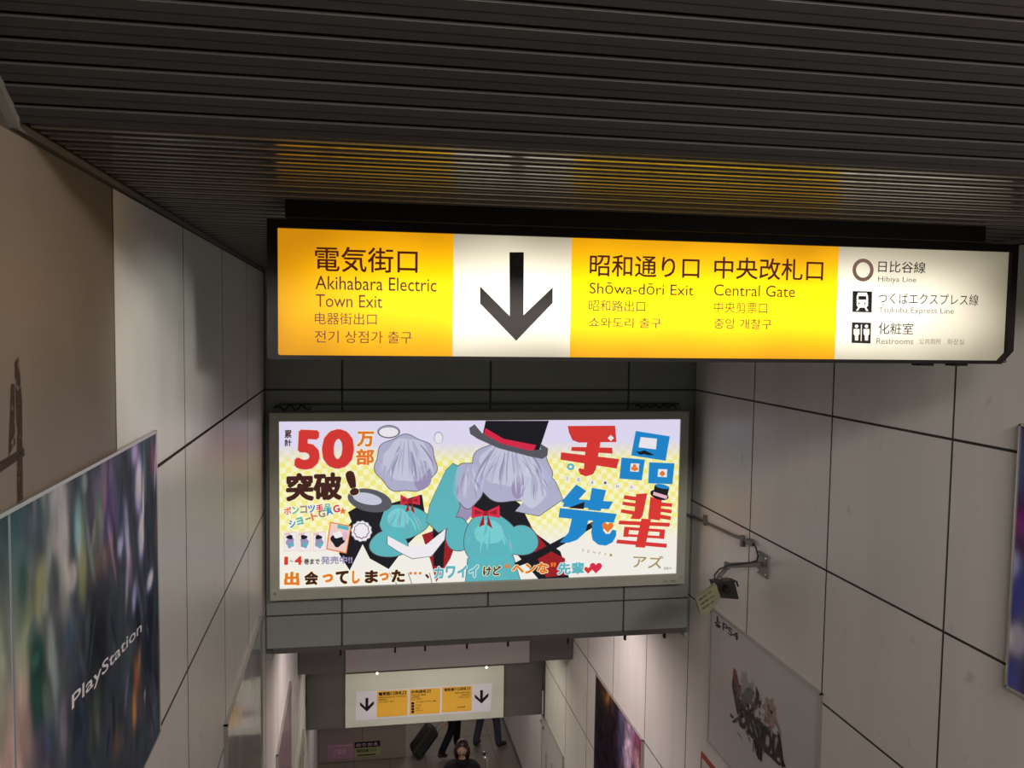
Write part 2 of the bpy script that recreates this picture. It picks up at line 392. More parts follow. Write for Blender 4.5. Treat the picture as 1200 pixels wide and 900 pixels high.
# right wall beyond the last bulkhead, stepped outwards, and left wall
root = struct(empty('wall_right_lower', (2.75, 12, FL)))
q = MB(); q.box((2.762, 11.2, FL), (3.0, 15.9, -4.8)); q.build('backing', M['gasket'], root)
for i in range(5):
    q = MB(); q.box((2.75, 11.2+i*.94+.004, FL+.1), (2.762, 11.2+(i+1)*.94-.004, -4.9), ch=.002); q.build('panel', M['panel'], root)
q = MB(); q.box((2.74, 11.2, FL), (2.762, 15.9, FL+.095)); struct(q.build('baseboard_right', M['trim']))
root = struct(empty('wall_left_lower', (-.6, 12, FL)))
q = MB(); q.box((-.9, 10.9, FL), (-.611, 14.4, -4.8)); q.build('backing', M['gasket'], root)
for i in range(4):
    y0 = 10.95+i*.87
    q = MB(); q.box((-.611, y0+.004, FL+.006), (-.599, y0+.866, -4.9), ch=.002); q.build('panel', M['panel'], root)
q = MB(); q.box((-3, 21.5, FL), (7, 21.7, -4.8)); struct(q.build('wall_concourse', mottled('concourse_wall', (.16, .13, .11), (.2, .165, .145), (1, 1, 1), 2, (.5, .6))))
root = struct(empty('wall_far', (.1, 14.45, FL)))
M['farwall'] = mottled('brown_wall', (.19, .15, .13), (.22, .18, .155), (1, 1, 1), 2, (.4, .5))
q = MB(); q.box((-.9, 14.43, FL), (.86, 14.8, -4.85)); q.build('backing', M['gasket'], root)
for i in range(2):
    q = MB(); q.box((-.59+i*.73, 14.40, FL+.02), (-.59+(i+1)*.73-.006, 14.43, -4.9), ch=.003); q.build('panel', M['farwall'], root)

# ------------------------------------------------------------------ overhead direction sign
YF = 2.655
sg = empty('direction_sign', (1.0, 2.73, -.118)); tag(sg, 'long backlit yellow and white exit direction sign hanging under the slatted ceiling', 'sign')
def yr(px, py, Y): p = onY(px, py, Y); return p.x, p.z
fx0, fx1, fz0, fz1 = -.2545, 2.249, -.107, .305
q = MB(); q.box((fx0+.004, 2.668, fz0+.004), (fx1-.004, 2.80, fz1)); q.build('housing', M['black'], sg)
# rectangular frame with a rounded/chamfered lower right corner
def rim(ins, Y, cut): 
    a, b_, c_, d_ = fx0+ins[0], fx1-ins[1], fz0+ins[2], fz1-ins[3]
    return [Vector((a, Y, c_+cut*.15)), Vector((a+cut*.15, Y, c_)), Vector((b_-cut, Y, c_)), Vector((b_, Y, c_+cut)), Vector((b_, Y, d_)), Vector((a, Y, d_))]
O_ = rim((0, 0, 0, 0), 2.64, .045); I_ = rim((.030, .026, .012, .026), 2.64, .028); v = O_+I_+[p+Vector((0, .028, 0)) for p in O_]+[p+Vector((0, .028, 0)) for p in I_]
f = []
for i in range(6):
    j = (i+1) % 6
    f += [(i, j, 6+j, 6+i), (12+i, 12+j, j, i), (6+i, 6+j, 18+j, 18+i), (12+i, 18+i, 18+j, 12+j)]
q = MB(); q.add(v, f); q.build('frame', M['black'], sg)
for a in (1.90, 2.03): q = MB(); q.box((a, 2.65, fz0-.008), (a+.05, 2.70, fz0+.002)); q.build('latch', M['black'], sg)
x_ = [onY(a, 345, YF).x for a in (531, 669, 981)]
zb, zt = fz0+.008, fz1-.02
SH = []
def sheet(name, xa, xb, mat, lab):
    q = MB(); q.box((xa, YF, zb), (xb, YF+.008, zt)); o = q.build(name, mat, sg); o['label'] = lab; SH.append((xb, o))
def on_sheet(px): x = onY(px, 345, YF).x; return next(o for xb, o in SH if x < xb)
sheet('panel', fx0+.02, x_[0], M['sign_yellow'], 'yellow backlit sheet left of the arrow')
sheet('panel', x_[0], x_[1], M['sign_white'], 'white backlit sheet with the arrow')
sheet('panel', x_[1], x_[2], M['sign_yellow'], 'yellow backlit sheet right of the arrow')
sheet('panel', x_[2], fx1-.02, M['sign_white'], 'white backlit sheet at the right end')
YT = YF-.0012
q = MB()
for a in [(('電気街口'), 369, 489.5, 288, 318, .012), ('Akihabara Electric', 369.5, 511.5, 323, 339, .002), ('Town Exit', 370, 448, 344.6, 359.6, -.004),
          ('电器街出口', 369, 441.5, 366, 380, 0), ('전기 상점가 출구', 369, 482.7, 387, 401.5, -.006),
          ('昭和通り口', 690.7, 819.5, 297.5, 323.5, .012), ('Shōwa-dōri Exit', 690.7, 812.8, 330.5, 344, -.004), ('昭和路出口', 690, 756, 351.3, 364.5, -.004), ('쇼와도리 출구', 690, 774.7, 371.5, 383.5, -.01),
          ('中央改札口', 836.5, 964.5, 300.5, 326.5, .012), ('Central Gate', 836.5, 931.5, 333, 346.5, -.004), ('中央剪票口', 836.5, 899, 353.5, 366.5, -.004), ('중앙 개찰구', 836.5, 904, 373, 385, -.01)]:
    q = MB(); textY(q, a[0], a[1], a[2], a[3], a[4], YT, 0, a[5]); q.build('lettering', M['brownink'], on_sheet(a[1]))
q = MB()
for a in [('日比谷線', 1029, 1084.4, 305.4, 319, .006, 0), ('Hibiya Line', 1029, 1073.6, 323.8, 331.6, -.006, 1), ('つくばエクスプレス線', 1029, 1146.4, 342.5, 356, .0, 0),
          ('Tsukuba Express Line', 1029, 1117.6, 359.6, 368.2, -.008, 1), ('化粧室', 1029, 1070, 377.8, 391.6, .004, 0), ('Restrooms', 1027, 1070, 396, 403, -.004, 1),
          ('公共厕所', 1077, 1102.5, 396.8, 403.4, -.004, 1), ('화장실', 1110, 1129.5, 397, 404, -.006, 1)]:
    q = MB(); textY(q, a[0], a[1], a[2], a[3], a[4], YT, 0, a[5]); q.build('lettering', M['greyink'] if a[6] else M['ink'], SH[3][1])
q = MB(); polyY(q, [(938, 207), (991, 207), (990, 440), (1098, 337), (1098, 395), (963, 535), (829, 397), (829, 333), (939, 443)], YT, 0, 3.158, 300, 230); q.build('arrow', M['ink'], SH[1][1])
q = MB()
c0 = circ(257, 232, 62, 67, 40); c1 = circ(257, 232, 41, 45, 40)
vv = [onY(960+a/5, 270+b_/5, YT) for a, b_ in c0+c1]
q.add(vv, [(i, (i+1) % 40, 40+(i+1) % 40, 40+i) for i in range(40)]); q.build('line_symbol', M['ringink'], SH[3][1])
YI = YT-.0006; q = MB()
polyY(q, [(196, 355), (310, 358), (308, 481), (194, 478)], YT, 0, 5, 960, 270)
polyY(q, [(228, 365), (278, 365), (286, 385), (286, 440), (276, 452), (230, 452), (220, 440), (220, 385)], YI, 1, 5, 960, 270)
polyY(q, [(230, 384), (276, 385), (276, 407), (230, 406)], YI-.0004, 0, 5, 960, 270)
for cx in (234, 268): polyY(q, circ(cx, 428, 5), YI-.0004, 0, 5, 960, 270)
polyY(q, [(228, 452), (238, 452), (228, 470), (216, 470)], YI, 1, 5, 960, 270); polyY(q, [(266, 452), (276, 452), (288, 472), (276, 472)], YI, 1, 5, 960, 270)
q.build('pictogram', [M['ink'], M['sign_white']], SH[3][1]); q = MB()
polyY(q, [(192, 538), (304, 541), (301, 663), (189, 659)], YT, 0, 5, 960, 270)
for cx in (219, 277):
    polyY(q, circ(cx, 562, 10, 10, 16), YI, 1, 5, 960, 270)
    polyY(q, [(cx-17, 578), (cx+17, 578), (cx+17, 608), (cx+10, 615), (cx+9, 645), (cx-9, 645), (cx-10, 615), (cx-17, 608)], YI, 1, 5, 960, 270)
polyY(q, [(245, 552), (250, 552), (248, 648), (243, 648)], YI, 1, 5, 960, 270)
q.build('pictogram', [M['ink'], M['sign_white']], SH[3][1])
# the matching backlit face on the far side of the double sided sign
q = MB(); q.box((fx0+.03, 2.80, fz0+.02), (fx1-.03, 2.808, fz1-.03)); q.build('rear_panel', emis('rear_sign_glow', (.8, 1, .75), .3), sg)
mt = MB(); mt.box((-.199, 2.60, .3055), (2.085, 2.78, HC+.001)); o = mt.build('sign_mount', M['black'])
tag(o, 'black box fixing the long direction sign to the slatted ceiling', 'bracket')

# ------------------------------------------------------------------ lightbox poster on the upper bulkhead
YB = 5.85
lb = empty('poster_lightbox', (.9, 5.92, -1.85)); tag(lb, 'wide backlit manga advertisement in a grey frame on the front bulkhead', 'light box')
ox0, ox1, oz0, oz1 = -.556, 2.366, -1.855, -.590
ix0, ix1, iz0, iz1 = -.492, 2.302, -1.776, -.650
q = MB()
for a, b_ in (((ox0, oz0), (ox1, iz0)), ((ox0, iz1), (ox1, oz1))): q.box((a[0], YB-.0, a[1]), (b_[0], 6.0, b_[1]), ch=.006)
for a, b_ in (((ox0, iz0-.004), (ix0, iz1+.004)), ((ix1, iz0-.004), (ox1, iz1+.004))): q.box((a[0], YB, a[1]), (b_[0], 6.0, b_[1]), ch=.006)
q.build('frame', M['alu'], lb)
for a, b_ in ((ix0-.03, iz0-.03), (ix0-.03, iz1+.03), (ix1+.03, iz0-.03), (ix1+.03, iz1+.03)): q = MB(); q.tube([(a, YB-.003, b_), (a, YB+.004, b_)], .008, 10); q.build('screw', M['steel'], lb)
# printed sheet: pale lavender to white with a diagonal yellow chequer band
m, t, b = new_mat('backlit_poster_sheet')
g = node(t, 'ShaderNodeNewGeometry'); mp = node(t, 'ShaderNodeMapping'); mp.inputs['Rotation'].default_value = (0, math.radians(6), 0); mp.inputs['Location'].default_value = (.01, .013, .02)
t.links.new(g.outputs['Position'], mp.inputs[0]); ck = node(t, 'ShaderNodeTexChecker'); ck.inputs['Scale'].default_value = 26
sq = node(t, 'ShaderNodeSeparateXYZ'); t.links.new(mp.outputs[0], sq.inputs[0]); cb = node(t, 'ShaderNodeCombineXYZ'); t.links.new(sq.outputs[0], cb.inputs[0]); t.links.new(sq.outputs[2], cb.inputs[2]); cb.inputs[1].default_value = .01
t.links.new(cb.outputs[0], ck.inputs[0]); ck.inputs[1].default_value = (.80, .84, .33, 1); ck.inputs[2].default_value = (.80, .74, .20, 1)
ck.inputs[1].default_value = (.84, .82, .50, 1)
sx = node(t, 'ShaderNodeSeparateXYZ'); t.links.new(g.outputs['Position'], sx.inputs[0])
up_ = mathn(t, 'DIVIDE', mathn(t, 'SUBTRACT', -.80, sx.outputs[2]), .14, True)
dn = mathn(t, 'DIVIDE', mathn(t, 'SUBTRACT', sx.outputs[2], -1.52), .16, True)
mk = mathn(t, 'MULTIPLY', up_, dn)
topc = node(t, 'ShaderNodeMix', data_type='RGBA'); topc.inputs[6].default_value = (.78, .76, .70, 1); topc.inputs[7].default_value = (.66, .62, .80, 1)
t.links.new(mathn(t, 'DIVIDE', mathn(t, 'ADD', sx.outputs[2], 1.4), .5, True), topc.inputs[0])
mx = node(t, 'ShaderNodeMix', data_type='RGBA'); t.links.new(mk, mx.inputs[0]); t.links.new(topc.outputs[2], mx.inputs[6]); t.links.new(ck.outputs[0], mx.inputs[7])
t.links.new(mx.outputs[2], b.inputs['Emission Color']); b.inputs['Emission Strength'].default_value = 1.05
b.inputs['Base Color'].default_value = (.12, .12, .12, 1); b.inputs['Roughness'].default_value = .35
YP = YB+.014
q = MB(); q.box((ix0-.01, YP, iz0-.01), (ix1+.01, YP+.01, iz1+.01)); sheet_ = q.build('poster', m, lb)
PC = dict(red=(.62, .035, .03), orange=(.72, .17, .02), dark=(.05, .012, .008), blue=(.01, .22, .55), black=(.008, .008, .012), lav=(.40, .40, .56), lav2=(.52, .53, .66), teal=(.10, .42, .46), teal2=(.17, .56, .58),
          white=(.78, .76, .80), grey=(.09, .09, .11), dred=(.30, .012, .018), purple=(.30, .26, .42), pink=(.72, .42, .50), gold=(.32, .24, .09), green=(.10, .45, .25), crimson=(.62, .02, .06), rim=(.85, .80, .50), peach=(.78, .56, .5))
PK = list(PC); PMt = [emis('poster_'+{'lav': 'lavender', 'lav2': 'pale_lavender', 'teal2': 'pale_teal', 'dred': 'deep_red', 'rim': 'cream'}.get(k, k), PC[k]) for k in PK]
def pi(k): return PK.index(k)
art = MB()
def layer(n): return YP-.0004*n
def grow(pts, d):
    cx = sum(a for a, _ in pts)/len(pts); cy_ = sum(b_ for _, b_ in pts)/len(pts); o = []
    for a, b_ in pts: r = max(1, math.hypot(a-cx, b_-cy_)); o.append((cx+(a-cx)*(r+d)/r, cy_+(b_-cy_)*(r+d)/r))
    return o
def Cx(pts, k, n, ox):
    w_ = max(a for a, _ in pts)-min(a for a, _ in pts)
    if k in ('lav', 'teal', 'white') and w_ > 60: polyY(art, grow(pts, 3.2), layer(n-.5), pi('grey'), 3.6, ox, 460)
    polyY(art, pts, layer(n), pi(k), 3.6, ox, 460)
def C1(pts, k, n): Cx(pts, k, n, 300)
def C2(pts, k, n): Cx(pts, k, n, 540)
rs = random.Random(3)
def strands(Cf, cx, cy_, rx, ry, n, m_, pal=('purple', 'lav2', 'lav2', 'lav')):
    """drooping ribbon strokes fanning out of a plume"""
    for i in range(m_):
        t_ = rs.uniform(-1, 1); x0 = cx+t_*rx*.5; x1 = cx+t_*rx*1.0; y0 = cy_-ry*rs.uniform(.3, .9); y1 = cy_+ry*rs.uniform(.2, .95)*(1-.25*abs(t_)); w_ = rs.uniform(2, 6); k = rs.choice(pal); L_ = []; R__ = []
        for j in range(9):
            u = j/8; x = x0+(x1-x0)*math.sin(u*1.5); y = y0+(y1-y0)*u; h = w_*math.sin(math.pi*(.12+.88*u)); L_.append((x-h, y)); R__.append((x+h, y))
        Cf(L_+R__[::-1], k, n+.01*i)
def C7(pts, k, n): polyY(art, pts, layer(n), pi(k), 6, 600, 480)
def wavy(cx, cy_, rx, ry, amp, lobes, ph=0, n=60):
    return [(cx+rx*(1+amp*math.sin(lobes*a+ph))*math.cos(a), cy_+ry*(1+amp*math.sin(lobes*a+ph))*math.sin(a)) for a in [2*math.pi*k/n for k in range(n)]]
# plain generic composition of stage props and ribbons in the colours of the original artwork
C1([(390, 560), (470, 470), (560, 470), (700, 430), (720, 560), (640, 640), (560, 745), (480, 700), (450, 640), (395, 750), (350, 680)], 'black', 1)
C1([(700, 600), (820, 560), (850, 620), (820, 700), (760, 800), (740, 720)], 'dred', 1)
C1([(745, 560), (800, 580), (790, 740), (750, 730)], 'black', 2)
C1(wavy(632, 300, 128, 118, .05, 7), 'lav', 2); C1(wavy(640, 285, 100, 92, .05, 6, 1), 'lav2', 3)
C1(wavy(700, 350, 40, 62, .05, 4), 'purple', 3)
C1(wavy(620, 545, 105, 72, .06, 3, 2), 'teal', 3); C1(wavy(560, 640, 80, 55, .05, 3), 'teal', 3); C1(wavy(600, 530, 46, 40, .04, 3), 'teal2', 4)
C1([(720, 545), (735, 470), (800, 330), (830, 300), (870, 320), (850, 420), (860, 480), (830, 560), (770, 590)], 'teal', 4)
C1([(860, 430), (930, 500), (870, 560), (820, 520)], 'purple', 3)
C1([(555, 605), (640, 650), (720, 640), (800, 575), (795, 620), (740, 690), (660, 700), (600, 670), (555, 640)], 'white', 5)
C1(wavy(445, 585, 42, 42, .05, 12), 'white', 5); C1(wavy(445, 585, 33, 33, .05, 9), 'pink', 6); C1(wavy(445, 583, 29, 29, .06, 9), 'white', 7)
C1(circ(480, 455, 95, 48, 40, 0, .2), 'grey', 5); C1(circ(470, 448, 62, 24, 40, 0, .2), 'lav2', 6)
C1([(388, 505), (430, 480), (540, 500), (520, 560), (480, 545), (410, 560)], 'black', 4)
def bow(Cf, cx, cy_, w_, h_, n):
    Cf([(cx, cy_-6), (cx-w_, cy_-h_), (cx-w_*1.05, cy_+h_*.6), (cx, cy_+8)], 'crimson', n); Cf([(cx, cy_-6), (cx+w_, cy_-h_), (cx+w_*1.05, cy_+h_*.6), (cx, cy_+8)], 'crimson', n)
    Cf([(cx-8, cy_), (cx-w_*.5, cy_+h_*1.7), (cx-w_*.1, cy_+h_*1.4)], 'dred', n+1); Cf([(cx+8, cy_), (cx+w_*.5, cy_+h_*1.9), (cx+w_*.1, cy_+h_*1.4)], 'dred', n+1)
    Cf(circ(cx, cy_, 11, 11, 16), 'dred', n+2)
    Cf([(cx-w_*.8, cy_-h_*.5), (cx-w_*.2, cy_-2), (cx-w_*.8, cy_+h_*.2)], 'dred', n+1); Cf([(cx+w_*.8, cy_-h_*.5), (cx+w_*.2, cy_-2), (cx+w_*.8, cy_+h_*.2)], 'dred', n+1)
strands(C1, 635, 295, 118, 108, 4, 40); strands(C1, 620, 545, 88, 60, 4.5, 14, ('teal2', 'teal', 'purple'))
bow(C1, 650, 458, 40, 28, 6)
# second, larger group
C2([(40, 410), (150, 400), (250, 470), (310, 590), (420, 670), (460, 790), (330, 790), (200, 640), (60, 520)], 'black', 2)
C2([(290, 560), (380, 670), (440, 700), (440, 770), (360, 780), (300, 650)], 'dred', 3)
C2(wavy(210, 330, 170, 132, .045, 7, .5), 'lav', 4); C2(wavy(200, 300, 120, 95, .05, 6), 'lav2', 5)
C2([(240, 250), (330, 290), (400, 380), (430, 450), (330, 520), (230, 500), (300, 420)], 'lav', 4); C2(wavy(300, 400, 62, 84, .05, 5), 'lav2', 5)
C2(wavy(30, 390, 62, 95, .05, 5), 'lav', 4); C2(wavy(240, 400, 26, 50, .04, 3), 'purple', 6)
C2(wavy(125, 620, 115, 108, .05, 3, 1), 'teal', 5); C2(wavy(120, 590, 62, 50, .05, 3), 'teal2', 6); C2(wavy(255, 625, 70, 62, .04, 3), 'teal', 5); C2(wavy(-10, 600, 52, 70, .04, 3), 'teal', 4)
C2([(30, 700), (220, 690), (250, 790), (20, 800)], 'teal', 5)
C2([(225, 720), (555, 545), (590, 535), (588, 552), (330, 700), (240, 735)], 'black', 7); C2([(545, 552), (590, 532), (592, 548), (555, 566)], 'grey', 8)
strands(C2, 205, 330, 150, 118, 6.1, 60); strands(C2, 310, 400, 60, 80, 6.1, 22); strands(C2, 30, 390, 50, 85, 5.1, 20); strands(C2, 125, 620, 100, 90, 6.2, 18, ('teal2', 'teal', 'lav'))
bow(C2, 105, 510, 58, 34, 7)
C2([(105, 119), (372, 119), (330, 245), (200, 235), (92, 178)], 'black', 7)
C2([(104, 150), (180, 195), (318, 222), (300, 262), (170, 235), (92, 192)], 'crimson', 8)
C2([(35, 150), (58, 134), (88, 170), (170, 215), (290, 245), (338, 240), (335, 215), (368, 235), (366, 265), (345, 280), (300, 272), (160, 235), (70, 195), (40, 175)], 'grey', 9)
# doodles in the pale top area and fan lines at the foot
for a in ((560, 165, 45, 25), (770, 190, 20, 26)): C1(circ(*a[:2], a[2], a[3]), 'lav', 1); C1(circ(a[0], a[1]+2, a[2]-4, a[3]-4), 'white', 2)
for x0_, x1_ in ((640, 660), (730, 745), (560, 600)): C1([(x0_, 760), (x0_+3, 760), (x1_+3, 820), (x1_, 820)], 'grey', 2)
# small print panels of book covers
for x0_ in (118, 178, 240):
    C1([(x0_, 590), (x0_+54, 586), (x0_+54, 666), (x0_, 670)], 'peach', 3); C1([(x0_+3, 593), (x0_+51, 590), (x0_+51, 663), (x0_+3, 667)], 'white', 4)
    C1(wavy(x0_+26, 632, 17, 24, .12, 5, x0_), 'purple', 5); C1(wavy(x0_+24, 610, 14, 9, .12, 3, x0_), 'black', 6); C1(wavy(x0_+30, 642, 11, 9, .1, 3, x0_), 'teal', 6)
    C1([(x0_+4, 595), (x0_+26, 592), (x0_+26, 600), (x0_+4, 603)], 'pink', 7)
C1([(312, 545), (402, 562), (382, 680), (296, 662)], 'orange', 4); C1([(316, 550), (398, 566), (379, 675), (301, 658)], 'peach', 5)
C1(wavy(345, 620, 28, 30, .12, 4, 1), 'black', 6); C1(wavy(345, 600, 20, 14, .12, 4), 'white', 7); C1([(345, 556), (392, 566), (390, 582), (343, 572)], 'teal', 7); C1(wavy(375, 605, 12, 18, .1, 4), 'pink', 7)
# small star, hearts, motif symbols
def star(cx, cy_, r): return [(cx+(r if k % 2 == 0 else r*.45)*math.sin(k*math.pi/5), cy_-(r if k % 2 == 0 else r*.45)*math.cos(k*math.pi/5)) for k in range(10)]
def heart(cx, cy_, r): return [(cx+r*(16*math.sin(a)**3)/16, cy_-r*(13*math.cos(a)-5*math.cos(2*a)-2*math.cos(3*a)-math.cos(4*a))/16) for a in [2*math.pi*k/24 for k in range(24)]]
C1(star(366, 500, 17), 'orange', 8); C1(star(366, 500, 22), 'rim', 7)
C2(heart(537, 748, 17), 'red', 8); C2(heart(570, 738, 26), 'crimson', 8); C2(heart(620, 567, 24), 'orange', 12)
# title lettering built from strokes
def outl(Cf, pts, k, n, g_=6):
    cx = sum(a for a, _ in pts)/len(pts); cy_ = sum(b_ for _, b_ in pts)/len(pts)
    Cf(pts, k, n)
for p_ in ([(392, 115), (725, 113), (735, 228), (470, 232), (425, 215), (400, 160)], [(530, 225), (622, 228), (590, 420), (570, 455), (520, 470), (480, 455), (467, 425), (470, 412), (505, 418), (515, 300)], [(420, 262), (705, 268), (708, 310), (415, 290)], [(345, 300), (755, 348), (735, 415), (340, 352)]):
    cx = sum(a for a, _ in p_)/len(p_); cy_ = sum(b_ for _, b_ in p_)/len(p_)
    C7(p_, 'red', 10)
C7([(695, 178), (717, 200), (695, 222), (673, 200)], 'white', 11)
C7([(870, 150), (1110, 188), (1080, 360), (838, 322)], 'blue', 10); C7([(905, 193), (1020, 205), (1012, 280), (890, 265)], 'white', 11)
C7([(870, 292), (900, 296), (930, 285), (960, 298), (1002, 320), (960, 322), (930, 314), (900, 318)], 'black', 11)
C7([(770, 337), (935, 352), (912, 498), (755, 485)], 'blue', 10); C7([(835, 378), (895, 380), (890, 438), (830, 434)], 'white', 11)
for a in ((862, 396), (849, 414), (875, 416)): C7(circ(*a, 12, 12, 14), 'orange', 12)
C7([(858, 410), (866, 410), (870, 432), (854, 431)], 'orange', 12)
C7([(965, 370), (1143, 378), (1128, 525), (957, 518)], 'blue', 10); C7([(1028, 418), (1092, 420), (1088, 476), (1024, 472)], 'white', 11)
C7([(a, 2*447-b_) for a, b_ in heart(1057, 447, 20)], 'orange', 12); C7([(1053, 455), (1061, 455), (1065, 470), (1049, 470)], 'orange', 12)
C7(circ(412, 402, 26, 24), 'teal', 8); C7(circ(412, 402, 12, 10), 'white', 9)
for p_ in ([(487, 388), (530, 415), (478, 472), (423, 462)], [(553, 402), (613, 412), (590, 500), (537, 495)], [(440, 447), (642, 460), (625, 492), (430, 482)], [(418, 487), (658, 512), (645, 550), (412, 527)], [(470, 525), (540, 533), (525, 590), (490, 622), (455, 634), (418, 632), (455, 590)], [(560, 530), (612, 540), (600, 580), (612, 596), (628, 596), (640, 578), (656, 582), (655, 605), (640, 632), (612, 646), (580, 642), (556, 622), (550, 590)]): C2(p_, 'blue', 10)
C2([(453, 487), (522, 461), (519, 492)], 'black', 11)
for p_ in ([(740, 428), (787, 425), (767, 520), (755, 535), (715, 532), (733, 500)], [(690, 433), (742, 440), (738, 457), (686, 449)], [(684, 460), (738, 467), (734, 482), (681, 474)], [(678, 492), (732, 500), (728, 516), (674, 506)], [(800, 440), (848, 452), (840, 540), (790, 532)], [(835, 462), (893, 468), (890, 483), (833, 478)], [(835, 487), (890, 495), (888, 510), (833, 502)], [(832, 513), (887, 522), (885, 538), (830, 530)],
           [(668, 540), (883, 550), (880, 566), (665, 556)], [(690, 566), (862, 578), (860, 590), (688, 579)], [(688, 596), (858, 606), (856, 617), (685, 607)], [(660, 620), (870, 638), (868, 655), (655, 636)], [(762, 532), (803, 534), (777, 655), (736, 652)], [(690, 566), (712, 568), (706, 610), (685, 608)], [(840, 577), (862, 578), (858, 618), (836, 616)]): C2(p_, 'red', 10)
C2(circ(838, 432, 40, 20, 30, 0, .3), 'black', 12); C2([(818, 390), (880, 402), (868, 448), (812, 428)], 'black', 13); C2([(813, 418), (872, 436), (868, 450), (811, 432)], 'pink', 14); C2(circ(850, 396, 31, 9, 24, 0, .2), 'blue', 14)
for a in ((388, 487), (470, 492), (560, 512), (655, 515), (740, 540), (840, 545)): C7(circ(a[0], a[1], 20, 20, 18), 'white', 2)
art.build('printed_artwork', PMt, sheet_)['label'] = 'generic hats, bows and pale rounded shapes with a red and blue title'
q = MB(); Yt = layer(15)
def T(s_, xl, xr, yt, yb, k, bold, rise=0, halo=None, hk='rim'):
    q = MB()
    if halo: textY(q, s_, xl-.8, xr+.8, yt-.8, yb+.8, Yt+.0004, pi(hk), bold+halo, rise)
    textY(q, s_, xl, xr, yt, yb, Yt, pi(k), bold, rise)
    q.build('lettering', PMt, sheet_)
T('累', 333.3, 341.7, 504, 513.5, 'dark', .03); T('計', 333.3, 341.7, 514.5, 523, 'dark', .03)
T('5', 344.6, 374, 503, 550, 'red', .05, -1, .012, 'peach'); T('0', 376, 414, 502, 549, 'red', .05, -1, .012, 'peach')
T('万', 418.2, 438.2, 505.5, 523.5, 'orange', .04, 0, .05); T('部', 417, 438.3, 526, 545, 'orange', .035, 0, .05)
T('突破', 335, 401, 554.5, 588, 'dark', .05, 2, .05); T('!', 411, 422, 552, 582, 'dark', .06, 3, .05)
for i, (ch, cl) in enumerate(zip('ポンコツ手品', ('orange', 'green', 'gold', 'blue', 'red', 'green'))): T(ch, 333+i*9.4, 341.4+i*9.4, 594.5-i*.8, 603.5-i*.8, cl, .04, .6, .05, 'white')
for i, (ch, cl) in enumerate(zip('ショートGAG', ('blue', 'green', 'gold', 'orange', 'gold', 'blue', 'red'))):
    yy = 619-i*2.9
    if ch == 'ー': T(ch, 341+i*8.6, 347.5+i*8.6, yy-5.5, yy-3.5, cl, .04, 2); continue
    T(ch, 340+i*8.6, 347.6+i*8.6, yy-9, yy, cl, .04, 2, .05, 'white')
T('1', 332.8, 337.5, 652.3, 662, 'red', .05, 0, .05); T('〜', 339.5, 343.5, 656.5, 658.5, 'dark', .03); T('4', 345, 354, 651.7, 662, 'red', .05, 0, .05)
T('巻まで', 356, 374.5, 654.5, 661.5, 'dark', .035); T('発売中!!', 376, 413, 652, 661.5, 'purple', .035, .8)
cells = [(118, 183), (203, 262), (280, 325), (335, 390), (405, 438), (458, 515), (520, 560), (570, 628)]
for i, (ch, (a, b_)) in enumerate(zip('出会ってしまった', cells)):
    hh = (756, 815) if ch not in 'っ' else (768, 806)
    T(ch, 300+a/3.6, 300+b_/3.6, 460+(hh[0]-i*1.2)/3.6, 460+(hh[1]-i*2)/3.6, ('dark' if i in (1, 3, 5, 7) else 'orange'), .055, .3, .05)
for a in (652, 672, 692): T('・', 300+a/3.6-1.6, 300+a/3.6+1.6, 670, 673.5, 'orange', .02)
T('、', 498, 503, 672.5, 678, 'dark', .05)
for i, ch in enumerate('カワイイ'): T(ch, 508.5+i*13.6, 520+i*13.6, 664-i*.6, 678.5-i*.6, 'teal', .05, .4, .06, 'white')
T('けど', 566, 587, 663.5, 675, 'dark', .04, .6, .05)
T('“', 591, 597.5, 660.5, 666, 'orange', .04); T('ヘンな', 599.5, 642.5, 660, 673, 'orange', .05, 1, .05); T('”', 645, 651.5, 659, 664.5, 'orange', .04)
T('先輩', 653, 684.5, 659.5, 673.5, 'teal', .04, .8, .06, 'white')
T('アズ', 741, 776, 650, 665, 'gold', .012, -1.5); T('連載中', 777.5, 786.5, 664.5, 667.5, 'grey', .0)
for ch, a in zip('TEJINA', ((388, 487), (470, 492), (560, 512), (655, 515), (740, 540), (840, 545))): T(ch, 600+(a[0]-8)/6, 600+(a[0]+8)/6, 480+(a[1]-9)/6, 480+(a[1]+9)/6, 'grey', .0)
for i, ch in enumerate('SENPAI'): T(ch, 682+i*6.5, 684.5+i*6.5, 643.5+i*1.1, 646.5+i*1.1, 'gold', .0)
q = MB(); textY(q, '広告 ご案内', 777, 792, 680.3, 682.4, YB-.001, 0, 0); q.build('frame_label', M['ink'], lb)
# conduit and wires above the light box
q = MB(); zc = -.545
q.tube([(-.50, 5.965, zc), (.5, 5.965, zc-.002), (1.3, 5.965, zc), (2.33, 5.965, zc-.002)], .007, 8)
o = q.build('conduit', M['pipe']); tag(o, 'thin grey conduit running along the top of the manga light box', 'pipe')
q = MB(); pts = [(-.53+.022*i, 5.94, -.565+.018*math.sin(i*1.7)+.006*math.sin(i*4.1)) for i in range(12)]
q.tube(pts, .006, 6); o = q.build('cable', M['cable']); tag(o, 'tangled black cable at the top left corner of the manga light box', 'cable')
q = MB(); pts = [(1.99+.022*i, 5.94, -.562+.014*math.sin(i*2.1)) for i in range(15)]
q.tube(pts, .006, 6); o = q.build('cable', M['cable']); tag(o, 'tangled black cable at the top right corner of the manga light box', 'cable')

